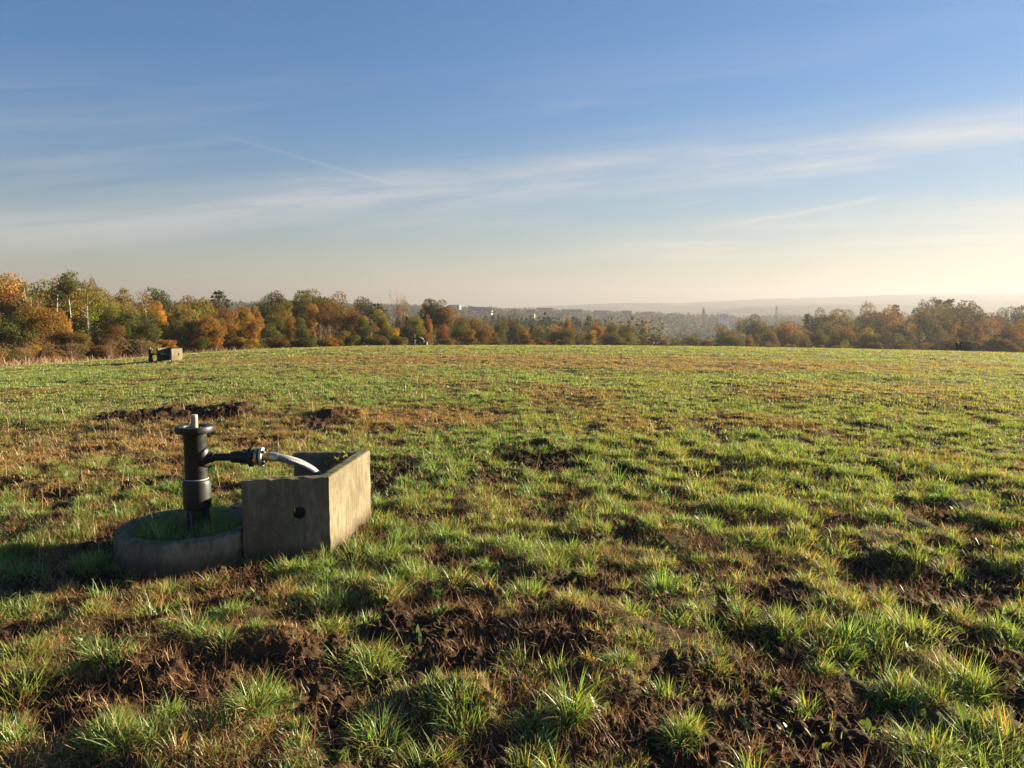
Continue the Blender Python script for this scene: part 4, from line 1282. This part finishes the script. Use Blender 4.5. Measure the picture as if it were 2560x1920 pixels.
for x0, x1, step, depth, d0, d1, wood in (
        (-150, 640, 52, 122, 4, 22, 'left'), (-140, 640, 74, 94, 32, 62, 'left'), (-130, 560, 92, 72, 82, 118, 'left'),
        (640, 1240, 56, 168, 4, 20, 'centre'), (620, 1240, 70, 128, 34, 58, 'centre'), (640, 1250, 78, 104, 78, 104, 'centre'),
        (1240, 1650, 52, 205, 2, 16, 'centre'), (1260, 1660, 66, 162, 18, 36, 'centre'),
        (1680, 2720, 66, 300, 3, 16, 'right'), (1700, 2720, 76, 235, 20, 38, 'right'), (1720, 2720, 86, 185, 44, 66, 'right'), (1780, 2720, 62, 205, 26, 46, 'right')):
    sx = x0
    while sx < x1:
        q = sx + rt.uniform(-.3, .3) * step
        kind = rt.choices(['leafy', 'dome', 'birch', 'spruce'], [9, 1.2, 2.4, .9])[0]
        colr = rt.choices(*PAL[wood])[0] if kind != 'spruce' else 'dark green'
        TREES.append((q, min(sky_at(q) + rt.uniform(d0, d1), 858), depth * rt.uniform(.95, 1.05), kind, colr, rt.uniform(.85, 1.25), wood))
        sx += step * rt.uniform(.8, 1.2)
for i, q in enumerate(range(-120, 440, 42)):        # scrub along the left edge of the field
    TREES.append((q + rt.uniform(-14, 14), np.interp(q, [-120, 0, 420], [880, 874, 850]) + rt.uniform(-26, 14), np.interp(q, [-120, 0, 420], [50, 55, 70]) * rt.uniform(.96, 1.06), 'bush',
                  rt.choice(['orange', 'rust brown', 'yellow green', 'olive', 'golden yellow', 'straw olive']), rt.uniform(.7, 1.3), 'left'))
for q in range(-110, 430, 95):        # thin twiggy scrub before it
    TREES.append((q + rt.uniform(-14, 14), np.interp(q, [-120, 0, 420], [914, 906, 874]) + rt.uniform(-14, 5), np.interp(q, [-120, 0, 420], [45, 49, 62]) * rt.uniform(.97, 1.05), 'bare', 'dull brown', rt.uniform(1.6, 2.6), 'left'))
for q in range(440, 1660, 62):
    TREES.append((q + rt.uniform(-20, 20), 852 + rt.uniform(-8, 6), np.interp(q, [440, 1000, 1660], [74, 96, 138]), 'bush', rt.choice(['olive', 'dull brown', 'straw olive', 'moss green', 'orange']), rt.uniform(.9, 1.4), 'left' if q < 600 else 'centre'))
for q in range(1680, 2720, 72):
    TREES.append((q + rt.uniform(-20, 20), 855 + rt.uniform(-8, 8), 152 * rt.uniform(.95, 1.05), 'bush', rt.choice(['straw olive', 'dull brown', 'straw olive', 'olive']), rt.uniform(.9, 1.4), 'right'))

ORD = ['leftmost', 'second', 'third', 'fourth', 'fifth', 'sixth', 'seventh', 'eighth', 'ninth', 'tenth', 'eleventh', 'twelfth', 'thirteenth', 'fourteenth', 'fifteenth', 'sixteenth', 'seventeenth', 'eighteenth', 'nineteenth', 'twentieth']
WOOD = dict(left='left wood', centre='centre wood', right='hazy right wood')
used = {}
for t in sorted(TREES, key=lambda t: t[0]):
    sx, ty, Y, kind, colr, wf, wood = t
    X = Y * (sx - 1280) / 1922.5
    z0 = float(zbase(np.array([X]), np.array([Y]))[0])
    zt = CAM_H + (767.5 - ty) / 1922.5 * Y
    h = max(zt - z0, 1.6)
    key = (kind, colr, wood)
    used.setdefault(key, []).append((X, Y, z0, h, wf))
for (kind, colr, wood), L in used.items():
    for i, (X, Y, z0, h, wf) in enumerate(L):
        pr = random.Random('%.2f %.2f' % (X, Y))
        tr, cr = PROTO[kind][pr.randrange(len(PROTO[kind]))]
        e = empty(NAMES[kind], (X, Y, z0), rt.uniform(0, 6.28))
        k = h / 10
        w = k * wf * (1.0 if kind != 'bush' else 1.0)
        if kind == 'bush':
            w = max(w, .28)
        if kind in ('leafy', 'dome', 'birch'):
            w = k ** .8 * wf * .92
        e.scale = (w, w * rt.uniform(.9, 1.1), k)
        link('trunk', tr, None, e)
        c = link('crown', cr, None, e)
        mu = .45 if wood == 'right' else .30
        b = (np.array(COLOR[colr]) * (1 - mu) + np.array([.125, .10, .042]) * mu) * .88 * rt.uniform(.85, 1.15) * np.array([rt.uniform(.93, 1.07), 1, rt.uniform(.9, 1.1)])
        c.color = (*b, 1)
        base = '%s %s' % (colr, NOUN[kind])
        if len(L) == 1:
            lab = 'the only %s standing in the %s' % (base, WOOD[wood])
        elif i == len(L) - 1:
            lab = '%s, rightmost of its kind in the %s' % (base, WOOD[wood])
        else:
            o_ = ORD[i] if i < 20 else 'twenty ' + ['first', 'second', 'third', 'fourth', 'fifth', 'sixth', 'seventh', 'eighth', 'ninth'][i - 20]
            lab = '%s, %s of its kind in the %s' % (base, o_ if i == 0 else o_ + ' from left', WOOD[wood])
        tag(e, lab, {'bush': 'bush', 'bare': 'shrub'}.get(kind, 'tree'), 'trees and bushes of the ' + WOOD[wood])

# ------------------------------------------------------------------ houses of the town across the valley
TOWN = [  # centre column, roof row, wall foot row, width px, depth m, kind, wall, roof, label
    (1138, 757, 780, 42, 1020, 'flat', 'render_white', 'roof_slate', 'white flat roofed block highest on the ridge, left of the long barn'),
    (1192, 763, 786, 60, 1000, 'gable', 'render_white', 'roof_slate', 'long slate roofed barn with white gables beside the flat block'),
    (1222, 767, 788, 26, 960, 'gable', 'render_white', 'roof_slate', 'small white gabled house just right of the long slate barn'),
    (927, 752, 772, 16, 900, 'gable', 'render_white', 'roof_slate', 'white gable of a lone house behind the dark green tree'),
    (1284, 770, 786, 18, 1000, 'gable', 'render_grey', 'roof_slate', 'small grey house behind autumn trees on the ridge'),
    (1327, 771, 790, 30, 980, 'gable', 'render_white', 'roof_slate', 'pale house with grey roof right of the small grey house'),
    (1362, 767, 782, 62, 1180, 'gable', 'render_grey', 'roof_red', 'long brown red roof on the town ridge, leftmost of the brown red roofs'),
    (1430, 770, 786, 70, 1150, 'gable', 'render_grey', 'roof_red', 'longest brown red roofed row in the middle of the town'),
    (1500, 773, 788, 52, 1180, 'gable', 'render_grey', 'roof_red', 'brown red roofed row left of the white gabled hall'),
    (1402, 783, 796, 24, 1000, 'gable', 'render_white', 'roof_slate', 'low pale house below the long brown red roofs'),
    (1566, 773, 792, 34, 1100, 'gable', 'render_white', 'roof_slate', 'hall with large slate roof and bright white gable'),
    (1620, 776, 792, 40, 1200, 'gable', 'render_grey', 'roof_red', 'brown red roofed row right of the white gabled hall'),
    (1696, 788, 802, 74, 1050, 'flat', 'render_white', 'roof_slate', 'long low white flat roofed building above the misty valley'),
    (1764, 829, 842, 28, 640, 'gable', 'render_white', 'render_white', 'white barn down in the misty valley'),
    (1700, 834, 844, 22, 620, 'gable', 'render_white', 'roof_slate', 'low pale shed left of the white valley barn'),
]


def box_mesh(bm, x0, x1, y0, y1, z0, z1):
    v = [bm.verts.new(p) for p in ((x0, y0, z0), (x1, y0, z0), (x1, y1, z0), (x0, y1, z0), (x0, y0, z1), (x1, y0, z1), (x1, y1, z1), (x0, y1, z1))]
    for f in ((3, 2, 1, 0), (4, 5, 6, 7), (0, 1, 5, 4), (1, 2, 6, 5), (2, 3, 7, 6), (3, 0, 4, 7)):
        bm.faces.new([v[i] for i in f])


def from_bm(name, bm, m, parent=None, loc=None):
    me = bpy.data.meshes.new(name); bm.to_mesh(me); bm.free()
    return link(name, me, m, parent, loc)


CLEAR = []
FRONT = []         # crowns that stand right before the houses: (x, y, top)
for (sx, ry, fy, wp, Y, kind, wall, roof, lab) in TOWN:
    X = Y * (sx - 1280) / 1922.5
    zt = CAM_H + (767.5 - ry) / 1922.5 * Y; zf = CAM_H + (767.5 - fy) / 1922.5 * Y
    zt -= (zt - zf) * .22
    wp *= .66
    w = wp / 1922.5 * Y
    H_ = zt - zf
    zg = min(zf, float(zbase(np.array([X]), np.array([Y]))[0]))
    CLEAR.append((math.atan2(X, Y), Y, wp / 1922.5 * .6) + ((300,) if Y < 700 else ()))
    for q in range(max(4, int(w / 5))):
        FRONT.append((X + (rt.random() - .5) * w * 1.25, Y - rt.uniform(14, 30), zf + H_ * rt.uniform(.2, .85)))
    H = zt - zf; dp = min(max(w * .45, 8), 16)
    e = empty('house', (X, Y, zg), rt.uniform(-.25, .25))
    zo = zf - zg
    bm = bmesh.new()
    hw = H * (.5 if kind == 'gable' else .88)
    box_mesh(bm, -w / 2, w / 2, -dp / 2, dp / 2, -1, zo + hw)
    if kind == 'gable':                          # gable triangles belong to the wall
        for s in (-1, 1):
            a = [bm.verts.new((s * w / 2, q, z)) for q, z in ((-dp / 2, zo + hw), (dp / 2, zo + hw), (0, zo + H * .97))]
            bm.faces.new(a if s > 0 else a[::-1])
    from_bm('wall', bm, M[wall], e)
    bm = bmesh.new()
    if kind == 'gable':
        ov = .5
        for s in (-1, 1):
            P = [(-w / 2 - ov, s * (dp / 2 + ov), zo + hw - .35), (w / 2 + ov, s * (dp / 2 + ov), zo + hw - .35), (w / 2 + ov, 0, zo + H), (-w / 2 - ov, 0, zo + H)]
            v = [bm.verts.new(p) for p in P] + [bm.verts.new((p[0], p[1], p[2] + .3)) for p in P]
            for f in ((0, 1, 2, 3), (7, 6, 5, 4), (0, 4, 5, 1), (1, 5, 6, 2), (2, 6, 7, 3), (3, 7, 4, 0)):
                bm.faces.new([v[i] for i in f])
        bmesh.ops.recalc_face_normals(bm, faces=bm.faces[:])
    else:
        box_mesh(bm, -w / 2 - .4, w / 2 + .4, -dp / 2 - .4, dp / 2 + .4, zo + hw + .02, zo + H)
    from_bm('roof', bm, M[roof], e)
    nw = max(3, int(w / 4.5))
    for k in range(min(nw, 5)):
        bm = bmesh.new()
        cx = -w / 2 + w * (k + .5) / min(nw, 5)
        box_mesh(bm, cx - .7, cx + .7, -dp / 2 - .05, -dp / 2 + .06, zo + hw * .35, zo + hw * .75)
        from_bm('window', bm, M['dark_win'], e)
    tag(e, lab, 'house', 'houses of the town across the valley')

# the white villa with two raised ends
Y = 1000; sx = 1807; X = Y * (sx - 1280) / 1922.5; k = Y / 1922.5
zf = CAM_H - (800 - 767.5) * k; zg = min(zf, float(zbase(np.array([X]), np.array([float(Y)]))[0]))
e = empty('house', (X, Y, zg)); zo = zf - zg; CLEAR.append((math.atan2(X, Y), Y, .007, 480))
bm = bmesh.new()
box_mesh(bm, -5.8, -2.7, -4, 4, -1, zo + 8.4); box_mesh(bm, 2.7, 5.8, -4, 4, -1, zo + 8.4); box_mesh(bm, -2.7, 2.7, -3.4, 3.4, -1, zo + 6.6)
from_bm('wall', bm, M['villa_white'], e)
bm = bmesh.new(); box_mesh(bm, -2.69, 2.69, -3.8, 3.8, zo + 6.62, zo + 7.0); from_bm('roof', bm, M['roof_slate'], e)
for cx, z0, z1, yy in ((-1.4, 3.2, 5.4, -3.4), (1.4, 3.2, 5.4, -3.4), (-4.2, 3.8, 6, -4), (4.2, 3.8, 6, -4), (0, .4, 2.6, -3.4)):
    bm = bmesh.new(); box_mesh(bm, cx - .65, cx + .65, yy - .08, yy + .05, zo + z0, zo + z1); from_bm('window', bm, M['dark_win'], e)
tag(e, 'bright white villa with two raised ends, sunlit on the far slope', 'house', 'houses of the town across the valley')

# church tower and the two masts against the hills
Y = 1150; X = Y * (1757 - 1280) / 1922.5; k = Y / 1922.5
zg = float(zbase(np.array([X]), np.array([float(Y)]))[0]); zt = CAM_H - (767 - 767.5) * k
e = empty('church_tower', (X, Y, zg)); CLEAR.append((math.atan2(X, Y), Y, .006))
bm = bmesh.new(); box_mesh(bm, -1.7, 1.7, -1.7, 1.7, -1, zt - zg - 5); from_bm('shaft', bm, M['render_grey'], e)
bm = bmesh.new(); bmesh.ops.create_cone(bm, cap_ends=True, segments=8, radius1=2.2, radius2=.25, depth=5, matrix=Matrix.Translation((0, 0, zt - zg - 2.45))); from_bm('spire', bm, M['roof_slate'], e)
bm = bmesh.new(); box_mesh(bm, -.5, .5, -1.78, -1.65, zt - zg - 9, zt - zg - 6.4); from_bm('louvre', bm, M['dark_win'], e)
tag(e, 'grey church tower with short spire rising above the town roofs', 'tower')
for sx, ty, Y, lab in ((1938, 765, 900, 'left lattice mast standing in haze above the right wood'), (2161, 751, 1000, 'right lattice mast, taller, standing in haze before the hills')):
    X = Y * (sx - 1280) / 1922.5; zg = float(zbase(np.array([X]), np.array([float(Y)]))[0]); zt = CAM_H + (767.5 - ty) / 1922.5 * Y
    H = zt - zg; L = []
    f = lambda z: 2.0 * (1 - z / H) + .55
    for a in (45, 135, 225, 315):
        ca, sa = math.cos(math.radians(a)), math.sin(math.radians(a))
        L.append(([(ca * f(z), sa * f(z), z) for z in np.linspace(-1, H, 8)], .22, .16))
    zs = np.linspace(0, H, 12)
    for z0, z1 in zip(zs[:-1], zs[1:]):
        for a in (45, 135, 225, 315):
            b = a + 90
            L.append(([(math.cos(math.radians(a)) * f(z0), math.sin(math.radians(a)) * f(z0), z0), (math.cos(math.radians(b)) * f(z1), math.sin(math.radians(b)) * f(z1), z1)], .10, .10))
    me = stems_mesh('lattice_mast', L, M['mast'])
    o = link('lattice_mast', me, None, None, (X, Y, zg))
    tag(o, lab, 'mast', 'lattice masts in the haze')
    CLEAR.append((math.atan2(X, Y), Y, .004))


# ------------------------------------------------------------------ the woods of the valley and the far slopes, one mass
def build_woodland():
    rng = np.random.default_rng(101)
    n = 12000
    az = np.radians(rng.uniform(-38, 38, n)); r = 205 * (1650 / 205) ** rng.random(n) ** .8
    deg_ = np.degrees(az)
    x = r * np.sin(az); y = r * np.cos(az)
    keep = np.ones(n, bool)
    keep &= ~((deg_ > 10) & (r < 330))
    keep &= ~((r > 1000) & (perlin(x * .006, y * .006, 5) > .3))
    for a, Y, hw, *back in CLEAR:
        keep &= ~((np.abs(az - a) < hw + .002) & (r < Y + 25) & (r > Y - (back[0] if back else 90)))
    az, r, x, y, deg_ = az[keep], r[keep], x[keep], y[keep], deg_[keep]
    n = len(r)
    z = zbase(x, y)
    h = rng.uniform(7, 14, n) * np.where(r > 800, .85, 1.0)
    fr = np.array(FRONT)
    x = np.concatenate([x, fr[:, 0]]); y = np.concatenate([y, fr[:, 1]])
    zf_ = zbase(fr[:, 0], fr[:, 1]); z = np.concatenate([z, zf_]); h = np.concatenate([h, np.maximum(fr[:, 2] - zf_, 4)])
    r = np.hypot(x, y); deg_ = np.degrees(np.arctan2(x, y)); n = len(x)
    con = (rng.random(n) < .25 + .5 * ((deg_ > -9) & (deg_ < 7) & (r > 330) & (r < 640)))
    w = h * np.where(con, .2, rng.uniform(.38, .6, n))
    m = np.where(r < 500, 90, np.where(r < 900, 55, 34))
    k = np.repeat(np.arange(n), m); N = len(k)
    d = rng.normal(0, 1, (N, 3)); d /= np.linalg.norm(d, axis=1)[:, None]
    lump = 1 + .28 * np.sin(d[:, 0] * 4 + k) * np.cos(d[:, 1] * 5 + k * 1.7) + .2 * np.sin(d[:, 2] * 6 + k * .7)
    P = np.empty((N, 3))
    u = rng.random(N)
    rad = np.where(con[k], w[k] * (1 - u) * 1.2 + .15, w[k] * np.sqrt(np.clip(1 - d[:, 2] ** 2, 0, 1)) * lump)
    an = np.arctan2(d[:, 1], d[:, 0])
    P[:, 0] = x[k] + rad * np.cos(an); P[:, 1] = y[k] + rad * np.sin(an)
    P[:, 2] = z[k] + np.where(con[k], h[k] * (.1 + .9 * u), h[k] * (.52 + .46 * d[:, 2] * lump))
    pal = np.array([[.07, .08, .028], [.055, .07, .028], [.10, .075, .032], [.14, .08, .03], [.036, .05, .026], [.10, .09, .034]])
    cc = pal[rng.choice(6, n, p=[.26, .24, .17, .06, .17, .10])]
    cc = np.where(con[:, None], np.array([[.032, .052, .03]]), cc)
    c = cc[k] * np.clip(rng.normal(1, .22, (N, 1)), .5, 1.6)
    s = np.clip(r[k] * .0022, .45, 2.2) * rng.uniform(.7, 1.3, N)
    V, Q, C = leaf_quads(P, d, s, c, rng)
    me = mesh_np('woodland', V, [Q], C)
    tag(link('woodland', me, M['wood_far']), 'mixed autumn woodland filling the valley and the far slopes', 'woodland', None, 'stuff')


build_woodland()

# ------------------------------------------------------------------ the hazy air
bm = bmesh.new()
box_mesh(bm, BX0, BX1, BY0, BY1, BZ0, BZ1)
hz, N = material('morning_haze')
pv = N.n.new('ShaderNodeVolumePrincipled')
pv.inputs['Color'].default_value = HAZE_COLOR
pv.inputs['Density'].default_value = HAZE_DENSITY
pv.inputs['Anisotropy'].default_value = HAZE_ANISO
N.l.new(pv.outputs[0], N.out.inputs['Volume'])
tag(from_bm('haze', bm, hz), kind='stuff')
